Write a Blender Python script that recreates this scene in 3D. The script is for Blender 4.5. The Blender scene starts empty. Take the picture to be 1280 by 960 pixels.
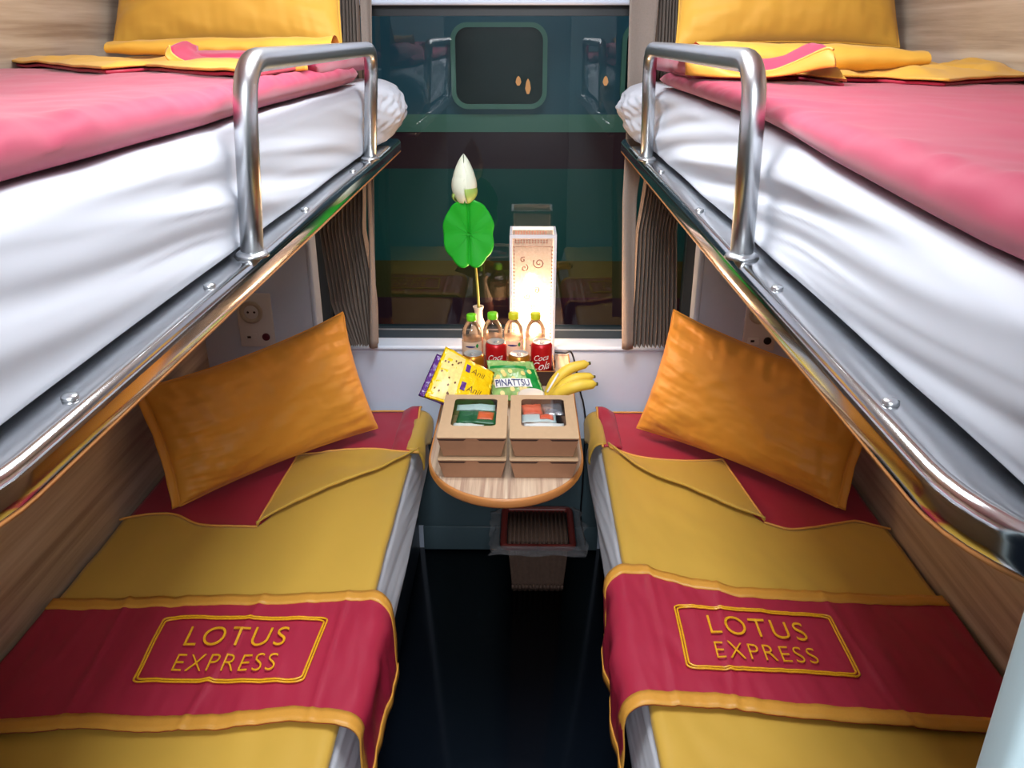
import bpy, bmesh, math, random
from mathutils import Vector, Matrix, noise
random.seed(7)
PI = math.pi
C = bpy.context.scene.collection
sc = bpy.context.scene

# ------------------------------------------------------------------ camera
CAMZ = 1.76
F = 1020.0
PITCH = math.atan(438 / F)
YAW = math.atan(15 * math.cos(PITCH) / F)
cam_d = bpy.data.cameras.new('camera')
cam = bpy.data.objects.new('camera', cam_d)
C.objects.link(cam)
cam_d.sensor_width = 36
cam_d.lens = F / 1280 * 36
cam_d.clip_start = 0.02
cam.location = (0, 0, CAMZ)
cam.rotation_euler = (PI / 2 - PITCH, 0, YAW)
sc.camera = cam
_R = cam.rotation_euler.to_matrix()
_O = Vector((0, 0, CAMZ))


def P(px, py, x=None, y=None, z=None):
    """world point seen at a photo position, on a plane of constant x, y or z"""
    d = _R @ Vector(((px - 640) / F, -(py - 480) / F, -1))
    if z is not None:
        t = (z - CAMZ) / d.z
    elif y is not None:
        t = y / d.y
    else:
        t = x / d.x
    return _O + d * t


# ------------------------------------------------------------------ materials
def lin(r, g, b):
    f = lambda c: ((c / 255 + 0.055) / 1.055) ** 2.4 if c > 10 else c / 255 / 12.92
    return (f(r), f(g), f(b), 1)


def mat(name, col, rough=0.6, metal=0.0, sheen=0.0, trans=0.0, spec=0.5, noise_amt=0.0, noise_scale=30, bump=0.0,
        bump_scale=60, emit=0.0, alpha=1.0, ior=1.45, aniso=(1, 1, 1)):
    m = bpy.data.materials.new(name)
    m.use_nodes = True
    nt = m.node_tree
    b = nt.nodes['Principled BSDF']
    b.inputs['Base Color'].default_value = col
    b.inputs['Roughness'].default_value = rough
    b.inputs['Metallic'].default_value = metal
    b.inputs['Sheen Weight'].default_value = sheen
    b.inputs['Transmission Weight'].default_value = trans
    b.inputs['Specular IOR Level'].default_value = spec
    b.inputs['IOR'].default_value = ior
    b.inputs['Alpha'].default_value = alpha
    if emit:
        b.inputs['Emission Color'].default_value = col
        b.inputs['Emission Strength'].default_value = emit
    tc = nt.nodes.new('ShaderNodeTexCoord')
    mp = nt.nodes.new('ShaderNodeMapping')
    mp.inputs['Scale'].default_value = aniso
    nt.links.new(tc.outputs['Object'], mp.inputs['Vector'])
    if noise_amt:
        n = nt.nodes.new('ShaderNodeTexNoise')
        n.inputs['Scale'].default_value = noise_scale
        n.inputs['Detail'].default_value = 5
        nt.links.new(mp.outputs[0], n.inputs['Vector'])
        mx = nt.nodes.new('ShaderNodeMix')
        mx.data_type = 'RGBA'
        mx.inputs[6].default_value = tuple(c * (1 - noise_amt) for c in col[:3]) + (1,)
        mx.inputs[7].default_value = tuple(min(1, c * (1 + noise_amt)) for c in col[:3]) + (1,)
        nt.links.new(n.outputs['Fac'], mx.inputs[0])
        nt.links.new(mx.outputs[2], b.inputs['Base Color'])
    if bump:
        n2 = nt.nodes.new('ShaderNodeTexNoise')
        n2.inputs['Scale'].default_value = bump_scale
        n2.inputs['Detail'].default_value = 3
        nt.links.new(mp.outputs[0], n2.inputs['Vector'])
        bp = nt.nodes.new('ShaderNodeBump')
        bp.inputs['Strength'].default_value = bump
        bp.inputs['Distance'].default_value = 0.01
        nt.links.new(n2.outputs['Fac'], bp.inputs['Height'])
        nt.links.new(bp.outputs[0], b.inputs['Normal'])
    return m


def wood(name, dark, mid, light, axis_scale, rough=0.4):
    m = bpy.data.materials.new(name)
    m.use_nodes = True
    nt = m.node_tree
    b = nt.nodes['Principled BSDF']
    b.inputs['Roughness'].default_value = rough
    tc = nt.nodes.new('ShaderNodeTexCoord')
    mp = nt.nodes.new('ShaderNodeMapping')
    mp.inputs['Scale'].default_value = axis_scale
    n = nt.nodes.new('ShaderNodeTexNoise')
    n.inputs['Scale'].default_value = 1
    n.inputs['Detail'].default_value = 6
    n.inputs['Roughness'].default_value = 0.6
    r = nt.nodes.new('ShaderNodeValToRGB')
    r.color_ramp.elements[0].position = 0.32
    r.color_ramp.elements[0].color = dark
    r.color_ramp.elements[1].position = 0.68
    r.color_ramp.elements[1].color = light
    e = r.color_ramp.elements.new(0.5)
    e.color = mid
    nt.links.new(tc.outputs['Object'], mp.inputs['Vector'])
    nt.links.new(mp.outputs[0], n.inputs['Vector'])
    nt.links.new(n.outputs['Fac'], r.inputs['Fac'])
    nt.links.new(r.outputs[0], b.inputs['Base Color'])
    return m


M = {}
M['wall_wood'] = wood('wall_wood', lin(150, 130, 112), lin(184, 166, 146), lin(206, 192, 174), (3, 1.2, 34), 0.35)
M['table_wood'] = wood('table_wood', lin(160, 128, 112), lin(202, 176, 152), lin(226, 205, 180), (60, 2, 2), 0.35)
M['edge'] = mat('table_edge', lin(196, 132, 76), 0.4)
M['panel'] = mat('grey_panel', lin(202, 214, 234), 0.45, noise_amt=0.03)
M['partition'] = mat('partition', lin(170, 190, 196), 0.45)
M['ceiling'] = mat('ceiling', lin(232, 234, 236), 0.6)
M['floor'] = mat('floor', lin(17, 24, 34), 0.16, noise_amt=0.3, noise_scale=90, spec=0.6)
M['skirt'] = mat('skirting', lin(74, 92, 100), 0.35)
M['darkbox'] = mat('berth_base', lin(40, 54, 72), 0.3)
M['steel'] = mat('steel', (0.66, 0.68, 0.70, 1), 0.3, 1.0)
M['mirror_steel'] = mat('polished_steel', (0.62, 0.63, 0.64, 1), 0.12, 1.0)
M['brushed'] = mat('brushed_steel', (0.5, 0.53, 0.56, 1), 0.32, 1.0)
M['white_sheet'] = mat('white_sheet', lin(208, 212, 222), 0.9, spec=0.2)
M['yellow'] = mat('mustard_cotton', lin(224, 170, 62), 0.6, sheen=0.12, noise_amt=0.04, noise_scale=6)
M['duvet_yellow'] = mat('mustard_duvet', lin(202, 162, 64), 0.5, sheen=0.12, noise_amt=0.05, noise_scale=5)
M['orange'] = mat('ochre_cotton', lin(220, 150, 52), 0.5, sheen=0.1, noise_amt=0.06, noise_scale=6)
M['gold_trim'] = mat('gold_trim', lin(212, 152, 62), 0.42, noise_amt=0.08, noise_scale=300)
M['piping'] = mat('piping', lin(226, 166, 80), 0.5)
M['crimson'] = mat('crimson_cotton', lin(168, 32, 58), 0.5, sheen=0.1, noise_amt=0.06, noise_scale=5)
M['runner'] = mat('crimson_satin', lin(168, 38, 66), 0.4, sheen=0.0, noise_amt=0.07, noise_scale=7, spec=0.6)
M['lit_crimson'] = mat('lit_crimson_cotton', lin(178, 44, 82), 0.7, sheen=0.25, noise_amt=0.05, noise_scale=4)  # the crimson cotton again, coloured pinker for the bright light on the upper berths
M['thread'] = mat('gold_thread', lin(244, 172, 30), 0.3, noise_amt=0.3, noise_scale=200, spec=0.8)
M['frame_dark'] = mat('window_rubber', lin(38, 48, 56), 0.4)
M['curtain'] = mat('curtain', lin(142, 130, 122), 0.85, noise_amt=0.15, noise_scale=200, aniso=(1, 1, 8))
M['curtain_light'] = mat('curtain_lining', lin(146, 134, 126), 0.85, noise_amt=0.15, noise_scale=250)
M['plastic'] = mat('socket_plastic', lin(222, 220, 218), 0.35)
M['plastic2'] = mat('socket_ring', lin(186, 176, 158), 0.3)
M['black'] = mat('black_plastic', lin(18, 18, 22), 0.35)
M['maroon_p'] = mat('maroon_button', lin(92, 30, 48), 0.35)
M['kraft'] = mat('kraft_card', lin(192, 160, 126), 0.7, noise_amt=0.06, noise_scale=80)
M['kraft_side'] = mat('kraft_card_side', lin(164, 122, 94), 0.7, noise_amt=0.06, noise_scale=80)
M['leaf'] = mat('lotus_leaf', lin(30, 168, 40), 0.45, noise_amt=0.12, noise_scale=12)
M['stem'] = mat('stem', lin(150, 140, 60), 0.5)
M['ceramic'] = mat('vase_ceramic', lin(226, 206, 186), 0.35, noise_amt=0.08)
M['brownglaze'] = mat('vase_glaze', lin(150, 90, 70), 0.35, noise_amt=0.3, noise_scale=90)
M['coke'] = mat('red_can', lin(190, 24, 30), 0.3, metal=0.25)
M['goldcan'] = mat('gold_can', lin(186, 122, 40), 0.28, metal=0.6, noise_amt=0.3, noise_scale=60)
M['alu'] = mat('aluminium', (0.46, 0.46, 0.48, 1), 0.4, 0.4)
M['white'] = mat('white_print', lin(240, 238, 234), 0.5)
M['cap_green'] = mat('green_cap', lin(120, 214, 40), 0.35)
M['cap_lime'] = mat('lime_cap', lin(206, 206, 40), 0.35)
M['tray'] = mat('dark_tray', lin(62, 44, 38), 0.35, noise_amt=0.2)
M['banana'] = mat('banana', lin(236, 200, 72), 0.45, noise_amt=0.12, noise_scale=25)
M['banana_tip'] = mat('banana_tip', lin(84, 80, 30), 0.6)
M['bag_yellow'] = mat('yellow_foil', lin(246, 202, 20), 0.25, bump=0.5, bump_scale=45)
M['bag_cream'] = mat('cream_print', lin(246, 214, 130), 0.35, noise_amt=0.25, noise_scale=110)
M['bag_purple'] = mat('purple_foil', lin(92, 50, 130), 0.25, bump=0.5, bump_scale=45)
M['bag_green'] = mat('green_foil', lin(150, 186, 110), 0.25, noise_amt=0.45, noise_scale=60, bump=0.4, bump_scale=45)
M['bag_green2'] = mat('deep_green_print', lin(24, 140, 60), 0.3)
M['navy'] = mat('navy_print', lin(38, 44, 110), 0.4)
M['brown_print'] = mat('brown_print', lin(110, 62, 22), 0.4)
M['cup'] = mat('paper_cup', lin(226, 214, 200), 0.5)
M['red_dark'] = mat('maroon_rim', lin(110, 42, 38), 0.4)
M['wicker'] = mat('wicker', lin(92, 72, 62), 0.6, noise_amt=0.3, noise_scale=80)
M['packet_green'] = mat('packet_green', lin(46, 92, 66), 0.3, noise_amt=0.3, noise_scale=80)
M['packet_white'] = mat('packet_white', lin(196, 214, 214), 0.3, noise_amt=0.1, noise_scale=70)
M['packet_orange'] = mat('packet_orange', lin(226, 92, 56), 0.35, noise_amt=0.15, noise_scale=70)
M['packet_foil'] = mat('packet_foil', (0.6, 0.6, 0.65, 1), 0.25, 0.8, bump=0.6, bump_scale=60)
M['lampframe'] = mat('lamp_frame', lin(232, 226, 230), 0.5)
M['lampbase'] = mat('lamp_base', lin(92, 44, 34), 0.4)
M['ornament'] = mat('ornament', lin(150, 104, 92), 0.5)
# the other train
M['tr_blue'] = mat('train_blue', lin(66, 112, 134), 0.5, noise_amt=0.1, noise_scale=3)
M['tr_green'] = mat('train_green', lin(128, 168, 150), 0.5)
M['tr_maroon'] = mat('train_maroon', lin(88, 40, 58), 0.5)
M['tr_teal'] = mat('train_teal', lin(42, 104, 100), 0.5, noise_amt=0.1, noise_scale=3)
M['refl_olive'] = mat('reflection_olive', lin(96, 80, 36), 0.6, noise_amt=0.2, noise_scale=3)  # colour of yellow bedding mirrored in the window, painted outside
M['tr_glass'] = mat('train_glass', lin(20, 46, 44), 0.1)
M['ballast'] = mat('ballast', lin(60, 54, 50), 0.9, noise_amt=0.4, noise_scale=30)


def shader_mix(name, build):
    m = bpy.data.materials.new(name)
    m.use_nodes = True
    nt = m.node_tree
    nt.nodes.remove(nt.nodes['Principled BSDF'])
    build(nt, nt.nodes['Material Output'])
    return m


def _glass(tint, refl, extra=0.0):
    def f(nt, out):
        t = nt.nodes.new('ShaderNodeBsdfTransparent')
        t.inputs[0].default_value = tint
        g = nt.nodes.new('ShaderNodeBsdfGlossy')
        g.inputs['Roughness'].default_value = 0.0
        g.inputs['Color'].default_value = (1, 1, 1, 1)
        fr = nt.nodes.new('ShaderNodeFresnel')
        fr.inputs['IOR'].default_value = refl
        mx = nt.nodes.new('ShaderNodeMixShader')
        nt.links.new(fr.outputs[0], mx.inputs[0])
        nt.links.new(t.outputs[0], mx.inputs[1])
        nt.links.new(g.outputs[0], mx.inputs[2])
        nt.links.new(mx.outputs[0], out.inputs[0])
    return f


M['glass'] = shader_mix('window_glass', _glass((0.62, 0.78, 0.76, 1), 1.62))
M['film'] = shader_mix('clear_film', _glass((0.92, 0.94, 0.95, 1), 1.45))
M['pet'] = shader_mix('clear_bottle', _glass((0.93, 0.9, 0.86, 1), 1.5))


def _panel(nt, out):
    d = nt.nodes.new('ShaderNodeBsdfTranslucent')
    d.inputs[0].default_value = (0.30, 0.25, 0.215, 1)
    e = nt.nodes.new('ShaderNodeBsdfDiffuse')
    e.inputs[0].default_value = (0.8, 0.76, 0.74, 1)
    mx = nt.nodes.new('ShaderNodeMixShader')
    mx.inputs[0].default_value = 0.3
    nt.links.new(d.outputs[0], mx.inputs[1])
    nt.links.new(e.outputs[0], mx.inputs[2])
    t = nt.nodes.new('ShaderNodeBsdfTransparent')
    n = nt.nodes.new('ShaderNodeTexNoise')
    n.inputs['Scale'].default_value = 120
    tc = nt.nodes.new('ShaderNodeTexCoord')
    nt.links.new(tc.outputs['Object'], n.inputs['Vector'])
    mr = nt.nodes.new('ShaderNodeMapRange')
    mr.inputs[3].default_value = 0.35
    mr.inputs[4].default_value = 0.85
    nt.links.new(n.outputs['Fac'], mr.inputs[0])
    m2 = nt.nodes.new('ShaderNodeMixShader')
    nt.links.new(mr.outputs[0], m2.inputs[0])
    nt.links.new(t.outputs[0], m2.inputs[1])
    nt.links.new(mx.outputs[0], m2.inputs[2])
    nt.links.new(m2.outputs[0], out.inputs[0])


M['lamp_panel'] = shader_mix('lamp_panel', _panel)


def _bag(nt, out):
    d = nt.nodes.new('ShaderNodeBsdfDiffuse')
    d.inputs[0].default_value = (0.3, 0.3, 0.32, 1)
    t = nt.nodes.new('ShaderNodeBsdfTransparent')
    mx = nt.nodes.new('ShaderNodeMixShader')
    mx.inputs[0].default_value = 0.4
    nt.links.new(t.outputs[0], mx.inputs[1])
    nt.links.new(d.outputs[0], mx.inputs[2])
    nt.links.new(mx.outputs[0], out.inputs[0])


M['linerbag'] = shader_mix('thin_plastic_bag', _bag)


def _water(nt, out):
    t = nt.nodes.new('ShaderNodeBsdfTransparent')
    t.inputs[0].default_value = (0.97, 0.93, 0.90, 1)
    a = nt.nodes.new('ShaderNodeBsdfTranslucent')
    a.inputs[0].default_value = (0.9, 0.84, 0.8, 1)
    g = nt.nodes.new('ShaderNodeBsdfGlossy')
    g.inputs['Roughness'].default_value = 0.05
    m1 = nt.nodes.new('ShaderNodeMixShader')
    m1.inputs[0].default_value = 0.3
    nt.links.new(t.outputs[0], m1.inputs[1])
    nt.links.new(a.outputs[0], m1.inputs[2])
    m2 = nt.nodes.new('ShaderNodeMixShader')
    m2.inputs[0].default_value = 0.05
    nt.links.new(m1.outputs[0], m2.inputs[1])
    nt.links.new(g.outputs[0], m2.inputs[2])
    nt.links.new(m2.outputs[0], out.inputs[0])


def _emit(col, s):
    def f(nt, out):
        e = nt.nodes.new('ShaderNodeEmission')
        e.inputs[0].default_value = col
        e.inputs[1].default_value = s
        nt.links.new(e.outputs[0], out.inputs[0])
    return f


M['bulb'] = shader_mix('bulb', _emit((1, 0.68, 0.4, 1), 60))
M['diffuser'] = shader_mix('ceiling_diffuser', _emit((0.93, 0.97, 1, 1), 5))
M['berthlight'] = shader_mix('reading_light', _emit((0.95, 0.98, 1, 1), 40))


# ------------------------------------------------------------------ object helpers
def setp(o, label=None, cat=None, group=None, kind=None):
    if label: o['label'] = label
    if cat: o['category'] = cat
    if group: o['group'] = group
    if kind: o['kind'] = kind
    return o


def thing(name, label, cat, loc=(0, 0, 0), group=None):
    o = bpy.data.objects.new(name, None)
    C.objects.link(o)
    o.location = loc
    o.empty_display_size = 0.05
    return setp(o, label, cat, group)


def obj(name, bm, m, parent=None, smooth=True, solid=0.0, bevel=0.0, sub=0, offset=-1):
    """link bm (in world coordinates) as one mesh object; a parent at a location keeps it in place"""
    me = bpy.data.meshes.new(name)
    bmesh.ops.recalc_face_normals(bm, faces=bm.faces) if not solid else None
    bm.to_mesh(me)
    bm.free()
    ms = m if isinstance(m, (list, tuple)) else [m]
    for k in ms:
        me.materials.append(M[k] if isinstance(k, str) else k)
    for p in me.polygons:
        p.use_smooth = smooth
    o = bpy.data.objects.new(name, me)
    C.objects.link(o)
    if parent is not None:
        base = Vector((0, 0, 0))
        q = parent
        while q is not None:
            base += q.location
            q = q.parent
        for v in me.vertices:
            v.co -= base
        o.parent = parent
    if solid:
        s = o.modifiers.new('s', 'SOLIDIFY')
        s.thickness = solid
        s.offset = offset
    if bevel:
        b = o.modifiers.new('b', 'BEVEL')
        b.width = bevel
        b.segments = 3
        b.limit_method = 'ANGLE'
        b.angle_limit = math.radians(40)
    if sub:
        s = o.modifiers.new('u', 'SUBSURF')
        s.levels = s.render_levels = sub
    return o


def box(bm, x0, x1, y0, y1, z0, z1):
    v = [bm.verts.new(p) for p in ((x0, y0, z0), (x1, y0, z0), (x1, y1, z0), (x0, y1, z0), (x0, y0, z1), (x1, y0, z1), (x1, y1, z1), (x0, y1, z1))]
    for f in ((3, 2, 1, 0), (4, 5, 6, 7), (0, 1, 5, 4), (1, 2, 6, 5), (2, 3, 7, 6), (3, 0, 4, 7)):
        bm.faces.new([v[i] for i in f])
    return v


def bx(*a):
    bm = bmesh.new()
    box(bm, *a)
    return bm


def grid(nu, nv, f, bm=None, wrap=False):
    bm = bm or bmesh.new()
    rows = [[bm.verts.new(f(i / nu, j / nv)) for j in range(nv + 1)] for i in range(nu if wrap else nu + 1)]
    n = len(rows)
    for i in range(nu):
        for j in range(nv):
            a, b = rows[i], rows[(i + 1) % n]
            bm.faces.new((a[j], b[j], b[j + 1], a[j + 1]))
    return bm


def lathe(prof, cx, cy, n=28, bm=None, cap=True):
    bm = bm or bmesh.new()
    rings = []
    for r, z in prof:
        rings.append([bm.verts.new((cx + r * math.cos(2 * PI * k / n), cy + r * math.sin(2 * PI * k / n), z)) for k in range(n)])
    for a, b in zip(rings, rings[1:]):
        for k in range(n):
            bm.faces.new((a[k], a[(k + 1) % n], b[(k + 1) % n], b[k]))
    if cap:
        bm.faces.new(rings[0][::-1])
        bm.faces.new(rings[-1])
    return bm


def tube(path, r, n=12, bm=None, cap=True, closed=False):
    bm = bm or bmesh.new()
    path = [Vector(p) for p in path]
    rad = r if callable(r) else (lambda t: r)
    L = len(path)
    rings = []
    ref = None
    for i, p in enumerate(path):
        if closed:
            t = (path[(i + 1) % L] - path[i - 1]).normalized()
        else:
            t = (path[min(i + 1, L - 1)] - path[max(i - 1, 0)]).normalized()
        if ref is None:
            ref = t.orthogonal().normalized()
        ref = (ref - t * ref.dot(t)).normalized()
        b = t.cross(ref)
        rr = rad(i / max(1, L - 1))
        rings.append([bm.verts.new(p + (ref * math.cos(2 * PI * k / n) + b * math.sin(2 * PI * k / n)) * rr) for k in range(n)])
    pairs = list(zip(rings, rings[1:])) + ([(rings[-1], rings[0])] if closed else [])
    for a, b in pairs:
        for k in range(n):
            bm.faces.new((a[k], a[(k + 1) % n], b[(k + 1) % n], b[k]))
    if cap and not closed:
        bm.faces.new(rings[0][::-1])
        bm.faces.new(rings[-1])
    return bm


def smooth_path(pts, k=8):
    pts = [Vector(p) for p in pts]
    out = []
    for i in range(len(pts) - 1):
        p0 = pts[max(i - 1, 0)]; p1 = pts[i]; p2 = pts[i + 1]; p3 = pts[min(i + 2, len(pts) - 1)]
        for s in range(k):
            t = s / k
            out.append(0.5 * ((2 * p1) + (p2 - p0) * t + (2 * p0 - 5 * p1 + 4 * p2 - p3) * t * t + (3 * p1 - p0 - 3 * p2 + p3) * t ** 3))
    out.append(pts[-1])
    return out


def rounded(pts, r, n=6):
    """polyline with its inner corners rounded"""
    pts = [Vector(p) for p in pts]
    out = [pts[0]]
    for i in range(1, len(pts) - 1):
        a = (pts[i - 1] - pts[i]).normalized(); b = (pts[i + 1] - pts[i]).normalized()
        p1 = pts[i] + a * r; p2 = pts[i] + b * r
        for k in range(n + 1):
            t = k / n
            out.append((1 - t) ** 2 * p1 + 2 * t * (1 - t) * pts[i] + t * t * p2)
    out.append(pts[-1])
    return out


def rrect(x0, x1, z0, z1, r, n=8):
    """rounded rectangle outline in (x, z), counter-clockwise from the lower right corner"""
    out = []
    for cx, cz, a0 in ((x1 - r, z0 + r, -PI / 2), (x1 - r, z1 - r, 0), (x0 + r, z1 - r, PI / 2), (x0 + r, z0 + r, PI)):
        for k in range(n + 1):
            a = a0 + PI / 2 * k / n
            out.append((cx + r * math.cos(a), cz + r * math.sin(a)))
    return out


def ring_frame(bm, outer, inner, y0, y1):
    """frame between two outlines (x,z) with the same point count, from y0 to y1"""
    n = len(outer)
    A = [[bm.verts.new((x, y, z)) for x, z in o] for y in (y0, y1) for o in (outer, inner)]
    o0, i0, o1, i1 = A
    for k in range(n):
        l = (k + 1) % n
        bm.faces.new((o0[k], o0[l], i0[l], i0[k]))
        bm.faces.new((o1[k], i1[k], i1[l], o1[l]))
        bm.faces.new((o0[k], o1[k], o1[l], o0[l]))
        bm.faces.new((i0[k], i0[l], i1[l], i1[k]))
    return bm


def text_bm(s, place, w, h, thin=0.0, shear=0.0, spacing=1.0, sub=0):
    """text as a mesh: glyph box scaled to w x h (centred), then every point goes through place(u, v)"""
    cu = bpy.data.curves.new('t', 'FONT')
    cu.body = s
    cu.offset = thin
    cu.shear = shear
    cu.space_character = spacing
    cu.resolution_u = 5
    o = bpy.data.objects.new('t', cu)
    C.objects.link(o)
    bpy.context.view_layer.update()
    me = bpy.data.meshes.new_from_object(o.evaluated_get(bpy.context.evaluated_depsgraph_get()))
    bpy.data.objects.remove(o)
    bm = bmesh.new()
    bm.from_mesh(me)
    bmesh.ops.remove_doubles(bm, verts=bm.verts, dist=1e-5)
    xs = [v.co.x for v in bm.verts]; ys = [v.co.y for v in bm.verts]
    x0, x1, y0, y1 = min(xs), max(xs), min(ys), max(ys)
    for v in bm.verts:
        u = ((v.co.x - x0) / (x1 - x0) - 0.5) * w
        q = ((v.co.y - y0) / (y1 - y0) - 0.5) * h
        v.co = place(u, q)
    return bm


def world_curve(pts, z):
    """photo points -> list of (x, y) on height z"""
    return [tuple(P(px, py, z=z))[:2] for px, py in pts]


def nz(x, y, z=0.0):
    return noise.noise(Vector((x, y, z)))


def interp(tab, t):
    if t <= tab[0][0]: return tab[0][1]
    for (a, va), (b, vb) in zip(tab, tab[1:]):
        if t <= b:
            return va + (vb - va) * (t - a) / (b - a)
    return tab[-1][1]


# ------------------------------------------------------------------ room shell
XL, XR, YD = -1.06, 0.96, 2.55
XC = (XL + XR) / 2
CEIL = 2.38
Y0 = 0.355          # partition by the door
setp(obj('floor', bx(XL - 0.05, XR + 0.05, -1.2, YD + 0.14, -0.05, 0), 'floor'), 'dark glossy navy vinyl floor of the aisle', kind='structure')
setp(obj('ceiling', bx(XL - 0.05, XR + 0.05, -1.2, YD + 0.14, CEIL, CEIL + 0.05), 'ceiling'), kind='structure')
setp(obj('wall_left', bx(XL - 0.05, XL, Y0, YD, 0, CEIL), 'wall_wood', smooth=False), kind='structure')
setp(obj('wall_right', bx(XR, XR + 0.05, Y0, YD, 0, CEIL), 'wall_wood', smooth=False), kind='structure')
# end wall with the rounded window opening
WX0, WX1, WZ0, WZ1 = -0.68, 0.565, 0.80, 1.838
inner = rrect(WX0, WX1, WZ0, WZ1, 0.05)
outer = []
for k in range(len(inner)):
    q = k // 9
    cx, cz = ((XR, 0), (XR, CEIL), (XL, CEIL), (XL, 0))[q]
    outer.append((cx, cz))
n9 = 9
outer = []
for q, (cx, cz) in enumerate(((XR, 0.0), (XR, CEIL), (XL, CEIL), (XL, 0.0))):
    for k in range(n9):
        t = k / (n9 - 1)
        if q == 0: p = (WX1 + (XR - WX1) * min(1, 2 * t), 0) if t < .5 else (XR, WZ0 * (t - .5) * 2)
        if q == 1: p = (XR, WZ1 + (CEIL - WZ1) * 2 * t) if t < .5 else (XR + (WX1 - XR) * (t - .5) * 2, CEIL)
        if q == 2: p = (WX0 + (XL - WX0) * 2 * t, CEIL) if t < .5 else (XL, CEIL + (WZ1 - CEIL) * (t - .5) * 2)
        if q == 3: p = (XL, WZ0 * (1 - 2 * t)) if t < .5 else (XL + (WX0 - XL) * (t - .5) * 2, 0)
        outer.append(p)
bm = bmesh.new()
ring_frame(bm, outer, inner, YD, YD + 0.12)
setp(obj('wall_back', bm, 'panel', smooth=False), 'pale grey end wall panel around the window', kind='structure')
# moulded lip round the opening
bm = bmesh.new()
tube([(x, YD + 0.002, z) for x, z in rrect(WX0 - 0.005, WX1 + 0.005, WZ0 - 0.006, WZ1 + 0.005, 0.055)], 0.009, 8, bm, closed=True)
setp(obj('trim_1', bm, 'panel'), kind='structure')
setp(obj('baseboard_back', bx(-0.36, 0.28, YD - 0.012, YD, 0, 0.10), 'skirt', bevel=0.003), kind='structure')
# lower, darker wall panel below the table
setp(obj('trim_2', bx(-0.40, 0.32, YD - 0.006, YD, 0.10, 0.46), M['skirt'], bevel=0.003), 'slate wall panel below the table', kind='structure')
# partitions beside the door and the corridor behind the camera
setp(obj('wall_partition_right', bx(P(1214, 950, y=Y0).x, XR, Y0 - 0.03, Y0, 0, CEIL), 'partition', bevel=0.008), 'pale blue grey door partition at the foot of the berth', kind='structure')
setp(obj('wall_partition_left', bx(XL, -0.45, Y0 - 0.03, Y0, 0, CEIL), 'partition', bevel=0.008), kind='structure')
setp(obj('wall_corridor', bx(XL - 0.05, XR + 0.05, -1.2, -1.15, 0, CEIL), 'ceiling'), kind='structure')

# window: seal frame, inner frame, pane
win = bpy.data.objects.new('window_1', None)
C.objects.link(win)
win.location = (XC, 2.66, WZ0)
setp(win, 'wide train window with dark rubber frame and tinted glass', kind='structure')
GY = 2.655
bm = bmesh.new()
ring_frame(bm, rrect(WX0 - 0.02, WX1 + 0.02, WZ0 - 0.02, WZ1 + 0.02, 0.03), rrect(WX0 + 0.03, WX1 - 0.03, WZ0 + 0.035, WZ1 - 0.03, 0.03), GY - 0.022, GY + 0.02)
obj('window_frame', bm, 'frame_dark', win, smooth=False)
bm = bmesh.new()
box(bm, WX0 + 0.04, WX1 - 0.04, GY - 0.026, GY - 0.021, WZ0 + 0.030, WZ0 + 0.034)
obj('window_bead', bm, 'brushed', win, smooth=False)
bm = bmesh.new()
v = [bm.verts.new(p) for p in ((WX0, GY, WZ0), (WX1, GY, WZ0), (WX1, GY, WZ1), (WX0, GY, WZ1))]
bm.faces.new(v)
obj('window_pane', bm, 'glass', win)

# ------------------------------------------------------------------ ceiling light and reading lights
t = thing('ceiling_light', 'cool white panel lamp on the compartment ceiling', 'ceiling light', (XC, 1.35, CEIL))
bm = bmesh.new()
ring_frame(bm, [(x, z) for x, z in rrect(-0.20, 0.20, -0.42, 0.42, 0.03)], rrect(-0.18, 0.18, -0.40, 0.40, 0.02), -0.03, 0)
for v in bm.verts: v.co = Vector((XC + v.co.x, 1.35 + v.co.z, CEIL - 0.001 + v.co.y))
obj('lamp_frame', bm, 'plastic', t)
obj('diffuser', bx(XC - 0.18, XC + 0.18, 0.95, 1.75, CEIL - 0.02, CEIL - 0.004), 'diffuser', t)


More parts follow.
